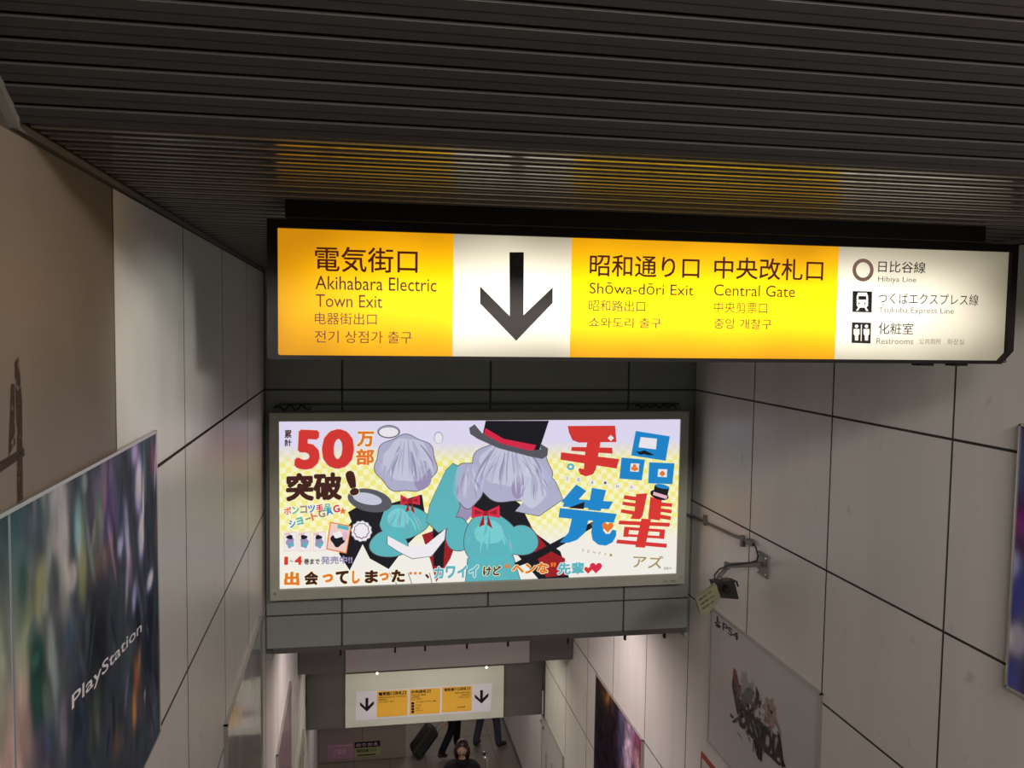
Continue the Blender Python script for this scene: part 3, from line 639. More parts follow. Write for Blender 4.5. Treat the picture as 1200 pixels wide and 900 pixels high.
# ------------------------------------------------------------------ posters on the side walls (printed colours painted per vertex)
def blobs_eval(bl, base, a, b_):
    col = list(base(a, b_))
    for (cx, cz, rx, rz, rot, cl, amt, hard) in bl:
        dx, dz = a-cx, b_-cz; c_, s_ = math.cos(rot), math.sin(rot)
        u = (dx*c_+dz*s_)/rx; v_ = (-dx*s_+dz*c_)/rz; d = u*u+v_*v_
        wgt = amt*(1/(1+d**hard))
        for i in range(3): col[i] += (cl[i]-col[i])*wgt
    return col
def hsh(a, b_): v_ = math.sin(a*127.1+b_*311.7)*43758.5453; return v_-math.floor(v_)
def vn(a, b_):
    i, j = math.floor(a), math.floor(b_); u, v_ = a-i, b_-j; u = u*u*(3-2*u); v_ = v_*v_*(3-2*v_)
    return (hsh(i, j)*(1-u)+hsh(i+1, j)*u)*(1-v_)+(hsh(i, j+1)*(1-u)+hsh(i+1, j+1)*u)*v_
mprint, t, b = new_mat('printed_poster_paper')
at_ = node(t, 'ShaderNodeVertexColor', layer_name='print'); t.links.new(at_.outputs[0], b.inputs['Base Color']); b.inputs['Roughness'].default_value = .6; b.inputs['Specular IOR Level'].default_value = .03
def wall_poster(name, label, X, sgn, y0, y1, z0, z1, fn, thick=.02, nx=90, nz=80, frame=None, mat=None):
    root = empty(name, (X, (y0+y1)/2, z0)); tag(root, label, 'poster', 'posters on the side walls')
    fr = MB(); Xf = X+sgn*thick; Xa, Xb = sorted((X, Xf)); e_ = .008
    for (a, b_, c_, d_) in ((y0, y1, z1-e_, z1), (y0, y1, z0, z0+e_), (y0, y0+e_, z0, z1), (y1-e_, y1, z0, z1)): fr.box((Xa, a, c_), (Xb, b_, d_))
    fr.box((min(X, X+sgn*thick*.6), y0+e_, z0+e_), (max(X, X+sgn*thick*.6), y1-e_, z1-e_))
    fr.build('frame', frame or M['steel'], root)
    Xp = X+sgn*(thick*.6+.002)
    V = []; Fc = []
    for j in range(nz+1):
        for i in range(nx+1): V.append(Vector((Xp, y0+e_+(y1-y0-2*e_)*i/nx, z0+e_+(z1-z0-2*e_)*j/nz)))
    for j in range(nz):
        for i in range(nx):
            a = j*(nx+1)+i; q4 = (a, a+1, a+nx+2, a+nx+1); Fc.append(q4 if sgn > 0 else tuple(reversed(q4)))
    q = MB(); q.add(V, Fc); o = q.build('sheet', mat or mprint, root)
    if fn:
        ca = o.data.color_attributes.new('print', 'FLOAT_COLOR', 'POINT')
        buf = []
        for v_ in V: buf += [max(0, min(1, k_)) for k_ in fn(v_.y, v_.z)]+[1]
        ca.data.foreach_set('color', buf)
    return root, Xp+sgn*.0008
def pxblobs(lst, X):
    """blob given by centre, half sizes on the wall in metres"""
    out = []
    for (px, py, ry_, rz_, rot, cl, amt, hard) in lst:
        p = onX(px, py, X); out.append((p.y, p.z, ry_, rz_*ZS, rot, cl, amt, hard))
    return out
# large left poster
ZS = .75
XLp = XL+.014
BL = pxblobs([
    (-20, 700, .10, .5, 0, (.015, .05, .05), .9, 3), (25, 690, .06, .30, 0, (.02, .075, .08), .8, 2), (48, 610, .08, .12, 0, (.035, .06, .08), .8, 2),
    (8, 850, .16, .22, .1, (.30, .22, .21), .95, 2), (15, 760, .12, .10, .2, (.10, .16, .13), .6, 2),
    (78, 640, .035, .20, .04, (.26, .27, .27), .9, 3), (70, 585, .05, .10, .1, (.22, .22, .25), .8, 2), (95, 620, .025, .09, 0, (.16, .27, .29), .9, 3), (100, 670, .03, .09, 0, (.20, .22, .13), .85, 3),
    (88, 676, .03, .04, 0, (.32, .32, .33), .9, 3), (52, 690, .035, .08, -.3, (.20, .20, .12), .8, 3), (34, 750, .02, .12, -.3, (.18, .2, .14), .6, 2),
    (48, 800, .045, .14, 0, (.012, .05, .042), .95, 4), (45, 775, .022, .02, 0, (.05, .12, .1), .8, 3), (70, 790, .02, .11, .1, (.10, .12, .14), .5, 2), (60, 860, .05, .06, .2, (.05, .05, .11), .7, 2), (78, 850, .02, .08, .1, (.16, .14, .17), .7, 3),
    (115, 760, .10, .20, 0, (.010, .012, .022), .85, 2), (85, 745, .03, .05, 0, (.05, .08, .12), .8, 2), (100, 850, .07, .16, 0, (.02, .03, .055), .7, 2),
    (130, 600, .08, .10, .2, (.15, .10, .22), .8, 2), (122, 655, .07, .05, 0, (.14, .10, .085), .7, 2), (125, 560, .08, .06, .2, (.15, .13, .22), .8, 2),
    (182, 540, .035, .07, 0, (.17, .06, .10), .8, 3), (186, 620, .02, .10, 0, (.15, .08, .10), .7, 2), (178, 740, .10, .18, 0, (.012, .015, .035), .85, 3),
    (165, 570, .035, .09, -.1, (.42, .38, .62), .9, 3), (160, 530, .03, .04, -.2, (.34, .28, .46), .7, 2), (168, 625, .025, .08, -.1, (.5, .46, .80), .9, 3), (178, 680, .035, .03, .3, (.5, .5, .75), .85, 3), (146, 625, .018, .05, -.2, (.25, .25, .48), .8, 3), (160, 700, .02, .05, -.2, (.3, .3, .5), .7, 3), (170, 600, .008, .14, -.1, (.75, .7, .95), .9, 4),
    (163, 790, .03, .08, .05, (.24, .11, .06), .9, 3), (160, 830, .02, .07, 0, (.30, .16, .06), .8, 3), (166, 770, .014, .04, 0, (.22, .17, .08), .8, 3), (172, 815, .008, .02, 0, (.4, .38, .35), .8, 3), (140, 870, .03, .05, 0, (.14, .08, .06), .7, 2), (184, 840, .05, .06, .2, (.07, .10, .13), .8, 3)], XLp)
rb = random.Random(11)
for i in range(110):
    px = 195-abs(rb.gauss(0, 1))*85; py = rb.uniform(540, 880)
    g_ = rb.random(); cl = [(.35, .36, .5), (.05, .07, .12), (.14, .2, .2), (.02, .02, .035), (.24, .16, .22)][int(g_*5)] if px > 125 else [(.2, .25, .25), (.02, .06, .06), (.12, .16, .13), (.26, .22, .22)][int(g_*4)]
    if py > 700 and px > 70: cl = [x*.35 for x in cl]
    p = onX(px, py, XLp); BL.append((p.y, p.z, rb.uniform(.005, .022), rb.uniform(.02, .09), rb.uniform(-.5, .5), cl, .55, 3))
def fnL(a, b_):
    col = blobs_eval(BL, lambda a, b_: (.045, .055, .07), a, b_)
    k_ = .70+.6*vn(a*34+b_*9, b_*15-a*6)*(.55+.45*vn(a*90, b_*34)); return [min(.9, (max(0, x)*k_*2.6)**1.3) for x in col]
p1, Xt = wall_poster('wall_poster', 'large dark fantasy game poster on the near left wall', XL, 1, .55, 2.745, -1.27, -.3285, fnL, .011, 240, 110)
q = MB(); O = onX(84, 838, Xt); E_ = onX(166, 744, Xt); U = E_-O; U.x = 0; L = U.length; h = .042
text(q, 'PlayStation', O, U, Vector((0, -U.z/L*h, U.y/L*h)), 0, .01)
q.build('lettering', flat('pale_print', (.85, .82, .88), .4), p1)
q = MB(); q.box((Xt-.003, 1.607, -1.26), (Xt+.0006, 1.614, -.335)); q.build('sheet_seam', flat('seam_print', (.18, .22, .24), .4), p1)
# right white poster with the console logo and ink artwork
M['paper'] = mottled('white_poster_paper', (.50, .475, .485), (.54, .515, .525), (1, 1, 1), 1.2, (.25, .35))
p2, Xt = wall_poster('wall_poster', 'white poster with a slanting black ink game logo on the right wall', XR, -1, 4.115, 5.55, -2.89, -1.932, None, .02, 1, 1, M['steel'], M['paper'])
def onwall(mb, pts, X, mi, sc, ox, oy, sgn=-1):
    Pp = [onX(ox+a/sc, oy+b_/sc, X) for a, b_ in pts]; n = Vector((0, 0, 0))
    for i in range(len(Pp)): n += Pp[i].cross(Pp[(i+1) % len(Pp)])
    if n.x*sgn < 0: Pp.reverse()
    mb.add(Pp, [tuple(range(len(Pp)))], mi)
INK = [M['ink'], flat('grey_wash_print', (.16, .15, .16), .5), flat('rust_wash_print', (.20, .07, .05), .5), flat('pale_wash_print', (.36, .33, .33), .5), flat('tan_wash_print', (.38, .27, .22), .5)]
q = MB(); A = lambda pts, k_, n_=0: onwall(q, pts, Xt-.0003*n_, k_, 4.5, 820, 700)
# stacked shape mark: upright with a bent foot
A([(88, 98), (96, 102), (99, 128), (108, 132), (106, 140), (90, 130)], 0); A([(80, 126), (92, 134), (91, 142), (80, 138)], 0); A([(92, 136), (112, 152), (108, 160), (88, 146)], 0); A([(80, 142), (108, 156), (104, 164), (84, 152)], 0, 0)
rnd = random.Random(5)
A(wavy(235, 430, 18, 40, .2, 5), 3); A(wavy(250, 500, 40, 60, .18, 6), 3, 1); A(wavy(365, 580, 32, 50, .2, 6, 1), 4, 1); A(wavy(380, 640, 28, 50, .15, 5), 4, 1)
A([(178, 370), (192, 385), (206, 450), (212, 520), (200, 560), (184, 520), (174, 440)], 2, 2); A([(172, 420), (186, 455), (205, 530), (235, 560), (225, 600), (198, 620), (186, 560), (170, 470)], 0, 3)
A([(296, 465), (314, 510), (312, 560), (285, 600), (262, 610), (278, 560), (296, 530)], 0, 3); A([(215, 520), (262, 470), (290, 500), (270, 560), (236, 590)], 1, 2)
A([(160, 608), (182, 634), (174, 640), (160, 628)], 0, 3); A([(168, 655), (236, 600), (262, 615), (180, 664)], 0, 3); A([(190, 700), (210, 720), (230, 760), (205, 725)], 1, 3)
A([(280, 760), (300, 740), (330, 800), (328, 870), (305, 850), (300, 800)], 0, 4)
A([(410, 700), (424, 730), (440, 860), (456, 898), (430, 890), (414, 790)], 0, 4); A([(335, 790), (350, 800), (430, 880), (420, 890), (338, 812)], 0, 3)
for i in range(110):
    t_ = rnd.random(); cx = 188+t_*200+rnd.gauss(0, 14); cy_ = 500+t_*230+rnd.gauss(0, 55); l = rnd.uniform(15, 50); a = rnd.uniform(.9, 1.7); w_ = rnd.uniform(4, 13)
    A([(cx, cy_), (cx+w_, cy_+2), (cx+l*math.cos(a), cy_+l*math.sin(a))], rnd.choice((0, 0, 1, 1, 2)), 5)
for dx in (0, 12, 24): A([(385+dx, 640+dx), (388+dx, 640+dx), (436, 742)], 1, 3)
q.build('printed_artwork', INK, p2)
q = MB()
def textX(mb, s_, p0, p1_, htop, X, mi, bold):
    O = onX(*p0, X); E_ = onX(*p1_, X); U = E_-O; U.x = 0; Hh = onX(*htop, X).z-O.z; text(mb, s_, O, U, Vector((0, 0, Hh)), mi, bold)
Q = lambda a, b_: (820+a/4.5, 700+b_/4.5)
textX(q, 'PS4', Q(120, 170), Q(203, 234), Q(120, 128), Xt-.001, 0, .012)
textX(q, 'DISSIDIA', Q(208, 678), Q(440, 905), Q(208, 548), Xt-.004, 0, .045)
textX(q, 'NT', Q(280, 815), Q(328, 868), Q(280, 740), Xt-.004, 0, .01)
q.build('lettering', INK, p2)
# dark purple poster beyond the upper bulkhead
ZS = 1
BR = pxblobs([(712, 815, .18, .18, 0, (.10, .045, .015), .9, 2), (714, 812, .05, .12, .4, (.42, .20, .06), .8, 3), (705, 830, .12, .12, 0, (.03, .04, .02), .8, 2), (712, 870, .4, .4, 0, (.012, .008, .014), .9, 3),
              (730, 850, .10, .3, 0, (.10, .09, .18), .8, 3), (740, 865, .10, .25, .1, (.42, .28, .44), .85, 2), (752, 880, .2, .4, 0, (.22, .03, .11), .8, 3), (737, 885, .09, .2, 0, (.55, .42, .55), .8, 2), (748, 895, .08, .14, 0, (.5, .3, .3), .7, 2)], XR)
def fnR(a, b_):
    col = blobs_eval(BR, lambda a, b_: (.03, .015, .03), a, b_); k_ = .4+1.3*vn(a*14, b_*12)*(.4+vn(a*40, b_*30)); return [x*k_ for x in col]
wall_poster('wall_poster', 'dark purple and orange poster on the right wall beyond the front bulkhead', XR, -1, 6.92, 8.37, -5.3, -3.555, fnR, .02, 90, 90)
# colourful poster cut by the right edge of the picture
BE = pxblobs([(1196, 540, .05, .08, 0, (.10, .14, .30), .9, 2), (1198, 610, .05, .06, 0, (.28, .04, .25), .9, 2), (1196, 640, .08, .04, 0, (.08, .02, .08), .8, 2), (1192, 660, .03, .05, 0, (.32, .34, .55), .9, 3), (1197, 700, .03, .12, .2, (.06, .07, .32), .9, 3), (1195, 750, .05, .06, .3, (.62, .58, .70), .95, 3), (1190, 790, .03, .06, 0, (.08, .10, .36), .9, 3)], XR)
def fnE(a, b_):
    col = blobs_eval(BE, lambda a, b_: (.10, .09, .24), a, b_); k_ = .6+.7*vn(a*18, b_*14); return [x*k_ for x in col]
wall_poster('wall_poster', 'blue and magenta poster at the right edge of the picture on the near right wall', XR, -1, 1.45, 2.822, -1.345, -.337, fnE, .02, 90, 60)
# pale posters
wall_poster('wall_poster', 'pale framed poster on the left wall just before the front bulkhead', XL, 1, 4.08, 5.60, -2.95, -1.872, None, .02, 1, 1, M['steel'], mottled('pale_gloss_poster', (.30, .31, .30), (.42, .42, .41), (.2, 3, .2), 3, (.08, .12)))
wall_poster('wall_poster', 'pale mauve poster on the left wall beyond the front bulkhead', XL, 1, 6.71, 8.12, -4.4, -3.345, None, .02, 1, 1, M['steel'], mottled('mauve_poster', (.22, .15, .17), (.34, .25, .27), (.2, 3, .2), 2, (.12, .2)))
wall_poster('wall_poster', 'narrow pale poster on the left wall near the lowest bulkhead', XL, 1, 9.0, 10.1, -5.9, -4.75, None, .02, 1, 1, M['steel'], mottled('beige_poster', (.33, .28, .25), (.42, .37, .33), (.2, 3, .2), 2, (.2, .3)))
p, Xt = wall_poster('wall_poster', 'white poster on the right wall in front of the lowest bulkhead', XR, -1, 9.69, 10.85, -6.1, -5.115, None, .02, 1, 1, M['steel'], M['paper'])
q = MB()
for (a, b_) in ((633, 842), (636, 850)): onwall(q, [(a, b_), (a+1.3, b_+2), (a+1.6, b_+6), (a+.2, b_+4)], Xt, 0, 1, 0, 0)
for (a, b_) in ((639.5, 882), (646, 894)): onwall(q, [(a, b_), (a+.9, b_+1), (a+.9, b_+40), (a, b_+38)], Xt, 1, 1, 0, 0)
q.build('printed_artwork', INK, p)
root = empty('wall_notice', (XR, 5.55, -3.45)); tag(root, 'small red bordered notice on the right wall below the white poster', 'notice')
q = MB(); q.box((XR-.006, 5.44, -3.45), (XR, 5.68, -3.03)); q.build('red_border', flat('red_print', (.35, .04, .03), .4), root)
q = MB(); q.box((XR-.0075, 5.465, -3.42), (XR-.0055, 5.655, -3.07)); q.build('sheet', M['paper'], root)
for (xa, xb, za, zb_, mm, lab, lines) in ((-.452, -.012, -7.325, -7.07, flat('pink_sheet', (.30, .17, .24), .5), 'pink notice low on the brown far wall', 0), (.002, .442, -7.315, -7.045, flat('green_sheet', (.22, .25, .10), .5), 'black and green notice low on the brown far wall, beside the pink one', 1)):
    root = empty('wall_notice', ((xa+xb)/2, 14.4, za)); tag(root, lab, 'notice')
    q = MB(); q.box((xa, 14.392, za), (xb, 14.4, zb_)); q.build('sheet', mm, root); q = MB()
    Yn = 14.391
    if lines:
        q.box((xa+.005, Yn, zb_-.11), (xb-.005, 14.393, zb_-.005)); text(q, 'のりかえ', Vector((xa+.03, Yn-.002, zb_-.09)), Vector((.37, 0, 0)), Vector((0, 0, .06)), 1, .02)
        text(q, '昭和通り口', Vector((xa+.04, Yn-.002, za+.08)), Vector((.33, 0, 0)), Vector((0, 0, .055)), 0, .02); q.box((xa+.05, Yn, za+.02), (xb-.09, 14.393, za+.04))
    else:
        text(q, 'ご案内', Vector((xa+.1, Yn-.002, za+.08)), Vector((.22, 0, 0)), Vector((0, 0, .09)), 1, .02); q.box((xa+.02, Yn, zb_-.03), (xb-.02, 14.393, zb_-.02), 1)
    q.build('lettering', [M['ink'], flat('pale_pink_print', (.45, .3, .38), .5)], root)

# ------------------------------------------------------------------ plates and second direction sign
root = empty('bulkhead_plate', (.92, 9.33, -3.78)); tag(root, 'plain pale grey plate above the lower direction sign', 'panel')
q = MB(); q.box((-.094, 9.325, -3.785), (1.945, 9.3495, -2.9), ch=.003); q.build('plate', M['slate'], root)
q = MB(); q.box((-.094, 9.323, -3.80), (1.945, 9.3495, -3.785)); q.build('edge_strip', M['joint'], root)
root = empty('direction_sign', (.92, 10.88, -5.12)); tag(root, 'white lower sign with three yellow boxes and two black arrows over the landing', 'sign')
q = MB(); q.box((-.112, 10.865, -5.130), (1.93, 10.9, -4.0), ch=.004); q.build('board', M['white'], root)
YQ = 10.863
q = MB(); polyY(q, [(105, 305), (1060, 243), (1050, 440), (100, 508)], YQ, 0, 6, 400, 760); q.build('white_sheet', M['sheetwhite'], root)
for pts in ([(252, 300), (467, 290), (463, 470), (250, 485)], [(483, 288), (697, 277), (690, 455), (480, 466)], [(710, 273), (918, 262), (915, 437), (707, 450)]):
    q = MB(); polyY(q, pts, YQ-.001, 0, 6, 400, 760); q.build('yellow_sheet', M['sheetyellow'], root)
q = MB()
def arrow2(cx, cy_): 
    a = [(-10, -48), (10, -50), (9, 8), (48, -28), (48, -4), (0, 46), (-48, 4), (-48, -20), (-10, 16)]
    polyY(q, [(cx+x, cy_+y) for x, y in a], YQ-.002, 0, 6, 400, 760)
for a in ((180, 397), (986, 341)): q = MB(); arrow2(*a); q.build('arrow', M['ink'], root)
def R6b(*a): q = MB(); textY(q, *a); q.build('lettering', M['ink'], root)
q = MB(); R6 = lambda s_, xl, xr, yt, yb, bo: R6b( s_, 400+xl/6, 400+xr/6, 760+yt/6, 760+yb/6, YQ-.002, 0, bo)
R6('電気街口改札口', 262, 455, 308, 334, .04); R6('Akihabara Electric Town Gate', 262, 452, 338, 350, .01); R6('电器街出口', 262, 325, 355, 366, .01); R6('전기 상점가 출구', 262, 372, 372, 384, .0)
R6('中央改札口', 490, 628, 294, 318, .04); R6('Central Gate', 490, 595, 322, 334, .01); R6('中央剪票口', 490, 550, 340, 350, .01); R6('중앙 개찰구', 490, 570, 354, 364, 0)
R6('つくばエクスプレス線', 525, 665, 370, 382, .01); R6('日比谷線', 525, 560, 395, 405, .0); R6('化粧室', 525, 552, 415, 425, .0); R6('Restrooms', 525, 575, 432, 440, 0)
R6('昭和通り口改札口', 725, 905, 280, 302, .04); R6('Shōwa-dōri Gate', 800, 905, 306, 318, .01); R6('昭和路出口', 845, 905, 322, 332, .01); R6('쇼와도리 출구', 825, 905, 338, 350, 0); R6('日比谷線', 815, 870, 408, 418, .02)
for k_ in range(4): polyY(q, [(492, 378+k_*20), (512, 377+k_*20), (512, 393+k_*20), (492, 394+k_*20)], YQ-.002, 0, 6, 400, 760)
q.build('pictogram', M['ink'], root)
for px, py, lab in ((442, 789, 'left one of the two small added glowing studs imitating reflections above the lower direction sign'), (570, 782, 'right one of the two small added glowing studs imitating reflections above the lower direction sign')):  # glowing studs added to imitate two bright reflections on the glossy strip
    p = onY(px, py, 9.3); root = empty('added_glint', (p.x, 9.32, -3.75)); tag(root, lab, 'glint', 'added glints above the lower sign')
    q = MB(); q.tube([(p.x, 9.326, p.z), (p.x, 9.295, p.z)], .018, 14); q.build('glint_stud', M['steel'], root)
    q = MB(); q.sphere((p.x, 9.292, p.z), .013, 0, 6); q.build('glint_bead', emis('added_glint_glow', (1, .92, .75), 3), root)

# ------------------------------------------------------------------ camera on its wall arm
cc = empty('security_camera', (XR, 4.83, -1.48)); tag(cc, 'small dark camera with a pale labelled side on a wall arm', 'camera')
q = MB(); q.box((XR-.012, 4.76, -1.50), (XR, 4.90, -1.36), ch=.003); q.build('wall_plate', M['trim'], cc)
for a, b_ in ((4.78, -1.48), (4.88, -1.48), (4.78, -1.38), (4.88, -1.38)): q = MB(); q.tube([(XR-.012, a, b_), (XR-.018, a, b_)], .007, 8); q.build('screw', M['steel'], cc)
q = MB(); q.box((2.235, 4.85, -1.452), (XR-.01, 4.882, -1.425), ch=.003); q.box((2.225, 4.845, -1.46), (2.25, 4.887, -1.42), ch=.003); q.build('arm', M['pipe'], cc)
q = MB(); q.tube([(2.24, 4.866, -1.45), (2.19, 4.866, -1.50), (2.185, 4.866, -1.53)], .013, 10); q.sphere((2.19, 4.866, -1.515), .02, 0, 8); q.build('swivel', M['pipe'], cc)
def obox(name, pts, d, mat, parent): q = MB(); q.prism(pts, d); return q.build(name, mat, parent)
PB = lambda a, b_, Y: onY(790+a/5, 560+b_/5, Y)
ft = [PB(262, 602, 4.80), PB(352, 600, 4.84), PB(380, 712, 4.84), PB(300, 708, 4.80)]
obox('camera_body', [PB(245, 612, 4.76), PB(352, 600, 4.82), PB(380, 712, 4.82), PB(272, 704, 4.76)], (0, .10, -.01), flat('dark_camera_shell', (.02, .018, .015), .4), cc)
obox('label_plate', [PB(130, 712, 4.70), PB(246, 622, 4.75), PB(274, 706, 4.75), PB(200, 798, 4.70), PB(156, 800, 4.70)], (0, .03, 0), flat('pale_label_plate', (.22, .22, .13), .5), cc)
q = MB(); Yl = 4.697
for (a, b_, w_) in ((145, 712, 85), (155, 738, 90), (163, 765, 80)):
    O = PB(a, b_+12, Yl); E_ = PB(a+w_, b_+12-w_*.55, Yl+.0); U = E_-O; U.y = .02; L = U.length; text(q, '撮影中', O+Vector((0, -.002, 0)), U, Vector((-U.z/L*.014, 0, U.x/L*.014)), 0, .0)
q.build('lettering', flat('green_print', (.02, .05, .02), .5), cc)
q = MB(); c_ = PB(310, 655, 4.755); q.tube([c_+Vector((0, .03, 0)), c_+Vector((0, -.012, 0))], [.024, .022], 16); q.build('lens', flat('lens_glass', (.01, .01, .012), .08), cc)
q = MB(); q.tube([(2.445, 4.95, -1.33), (2.44, 4.90, -1.345), (2.435, 4.86, -1.385), (2.42, 4.845, -1.41), (2.37, 4.84, -1.418), (2.30, 4.84, -1.425), (2.235, 4.84, -1.43), (2.18, 4.85, -1.455), (2.15, 4.85, -1.49), (2.155, 4.85, -1.53), (2.20, 4.85, -1.54), (2.26, 4.86, -1.52), (2.30, 4.86, -1.54), (2.31, 4.86, -1.57)], .0055, 8)
q.build('camera_cable', M['cable'], cc)
q = MB(); q.tube([(2.36, 5.99, -1.372), (2.42, 5.985, -1.372), (2.448, 5.93, -1.375), (2.452, 5.86, -1.375), (2.453, 5.72, -1.372), (2.453, 5.3, -1.357), (2.453, 5.05, -1.34), (2.453, 4.99, -1.33)], .010, 8)
for y_ in (5.7, 5.1): q.box((2.44, y_, -1.39), (XR, y_+.03, -1.32))
q.box((2.43, 4.955, -1.35), (XR, 5.02, -1.315))
o = q.build('conduit', M['pipe']); tag(o, 'grey conduit along the right wall from the light box to the camera', 'pipe')

# ------------------------------------------------------------------ centre handrail post at the foot of the stairs
root = empty('handrail_post', (1.90, 12.3, FL)); tag(root, 'steel post with a dark cap standing beside the woman in black', 'post')
q = MB(); q.tube([(1.93, 12.3, FL+.012), (1.92, 12.3, -6.42), (1.905, 12.3, -6.36)], [.042, .036, .026], 16); q.build('post', M['steel'], root)
q = MB(); q.sphere((1.90, 12.3, -6.345), .03, 0, 8, (1, 1, .8)); q.build('cap', M['ink'], root)
q = MB(); q.sphere((1.898, 12.28, -6.305), .014, 0, 6); q.build('finial', M['steel'], root)
q = MB(); q.tube([(1.93, 12.3, FL+.006), (1.93, 12.3, FL+.02)], .1, 20); q.build('base_plate', M['steel'], root)

# ------------------------------------------------------------------ people
M['skin'] = flat('skin', (.50, .30, .21), .5); M['hair'] = flat('brown_hair', (.035, .012, .008), .4)
M['coat'] = flat('black_coat', (.005, .005, .006), .85, spec=.25); M['jeans'] = mottled('dark_jeans', (.03, .03, .05), (.045, .045, .07), (1, 1, 1), 20, (.7, .8)); M['shoe'] = flat('dark_shoe', (.015, .01, .008), .4)
M['lip'] = flat('lips', (.35, .10, .09), .5); M['eye'] = flat('eye_white', (.6, .58, .55), .3); M['greyjeans'] = flat('grey_trousers', (.045, .055, .05), .75); M['glass'] = flat('dark_spectacle_rim', (.01, .01, .01), .3)
def skin(name, pts, edges, rad, mat, parent, root_i=0, sub=2):
    me = bpy.data.meshes.new(name); o0 = wloc(parent); me.from_pydata([Vector(p)-o0 for p in pts], edges, []); me.materials.append(mat)
    o = bpy.data.objects.new(name, me); link(o, parent)
    md = o.modifiers.new('skin', 'SKIN'); md.use_smooth_shade = True
    sv = me.skin_vertices[0].data
    for i, r in enumerate(rad):
        r = r if isinstance(r, tuple) else (r, r); sv[i].radius = r; sv[i].use_root = (i == root_i)
    o.modifiers.new('smooth', 'SUBSURF').levels = sub; o.modifiers['smooth'].render_levels = sub
    return o
def person(label, base, rot, H, pose, coat_mat, trouser_mat, long_hair=False, spectacles=False, hair_mat=None):
    """pose: dict of joint offsets in the person's own frame (x right, y forward, z up), metres for 1.7 m"""
    k = H/1.7; cr, sr = math.cos(rot), math.sin(rot); B = Vector(base)
    def W(p): x, y, z = p; return B+Vector((x*cr-y*sr, x*sr+y*cr, z))*k
    root = empty('person', base); tag(root, label, 'person')
    J = dict(pel=(0, 0, .92), waist=(0, 0, 1.05), chest=(0, .0, 1.25), sh=(0, -.01, 1.40), neck=(0, 0, 1.47), hb=(0, .015, 1.54),
             ls=(-.17, 0, 1.37), rs=(.17, 0, 1.37), le=(-.22, -.02, 1.1), re=(.22, -.02, 1.1), lw=(-.22, .08, .88), rw=(.22, .08, .88),
             lh=(-.09, 0, .88), rh=(.09, 0, .88), lk=(-.10, .05, .48), rk=(.10, .02, .48), la=(-.10, 0, .08), ra=(.10, -.02, .08), lt=(-.11, .17, .035), rt=(.11, .15, .035))
    J.update({a: b for a, b in pose.items() if a != 'look'}); names = list(J)
    P_ = [W(J[n]) for n in names]; ix = {n: i for i, n in enumerate(names)}
    E_ = [('pel', 'waist'), ('waist', 'chest'), ('chest', 'sh'), ('sh', 'neck'), ('neck', 'hb'), ('sh', 'ls'), ('sh', 'rs'), ('ls', 'le'), ('rs', 're'), ('le', 'lw'), ('re', 'rw'), ('pel', 'lh'), ('pel', 'rh'), ('lh', 'lk'), ('rh', 'rk'), ('lk', 'la'), ('rk', 'ra'), ('la', 'lt'), ('ra', 'rt')]
    R_ = dict(pel=.115, waist=.10, chest=.115, sh=.075, neck=.05, hb=.055, ls=.06, rs=.06, le=.04, re=.04, lw=.026, rw=.026, lh=.085, rh=.085, lk=.055, rk=.055, la=.036, ra=.036, lt=.03, rt=.03)
    skin('body', P_, [(ix[a], ix[b_]) for a, b_ in E_], [R_[n]*k for n in names], M['skin'], root)
    cn = ['pel', 'waist', 'chest', 'sh', 'neck', 'ls', 'rs', 'le', 're', 'lw', 'rw']; hem = (J['pel'][0], J['pel'][1], J['pel'][2]-.14)
    cp_ = [W(J[n]) for n in cn]+[W(hem)]; ci = {n: i for i, n in enumerate(cn)}
    ce = [(ci[a], ci[b_]) for a, b_ in E_ if a in ci and b_ in ci]+[(0, 10)]
    skin('coat', cp_, ce, [(R_[n]+.03+(.035 if n in ('sh', 'neck') else 0))*k for n in cn]+[.165*k], coat_mat, root)
    q = MB(); n0 = W(J['neck']); q.tube([n0+Vector((0, 0, -.05*k)), n0+Vector((0, 0, .0)), n0+Vector((0, 0, .02*k))], [.12*k, .085*k, .074*k], 14); q.build('collar', coat_mat, root)
    tn = ['pel', 'lh', 'rh', 'lk', 'rk', 'la', 'ra']; ti = {n: i for i, n in enumerate(tn)}
    skin('trousers', [W(Vector(J[n])-Vector((0, 0, .04 if n[1] == 'a' else 0))) for n in tn], [(ti[a], ti[b_]) for a, b_ in E_ if a in ti and b_ in ti], [(R_[n]+(.022 if n[1] == 'a' else .014))*k for n in tn], trouser_mat, root)
    for a, b_ in (('la', 'lt'), ('ra', 'rt')):
        A_, T_ = Vector(J[a]), Vector(J[b_]); hl = A_-(T_-A_)*.25; hl.z = A_.z-.04
        skin('shoe', [W(hl), W(A_+Vector((0, 0, -.02))), W(A_*.4+T_*.6), W(T_)], [(0, 1), (1, 2), (2, 3)], [.036*k, .046*k, .044*k, (.04*k, .028*k)], M['shoe'], root)
    for w_, e_, sd in (('lw', 'le', 1), ('rw', 're', -1)):
        Wp = Vector(J[w_]); d = (Wp-Vector(J[e_])).normalized(); sx_ = Vector((0, 1, 0)).cross(d); sx_ = Vector((0, 1, 0))-d*d.y; sx_.normalize(); th = Vector((sd, 0, 0))
        pts = [Wp, Wp+d*.05]; ed = [(0, 1)]; rr_ = [.024, .026]
        for i, (of, ln) in enumerate(((-.027, .085), (-.009, .098), (.009, .092), (.027, .075))):
            b0 = len(pts); kn = Wp+d*.085+sx_*of; pts += [kn, kn+d*ln*.45+th*.012, kn+d*ln*.8+th*.035]; ed += [(1, b0), (b0, b0+1), (b0+1, b0+2)]; rr_ += [.011, .009, .007]
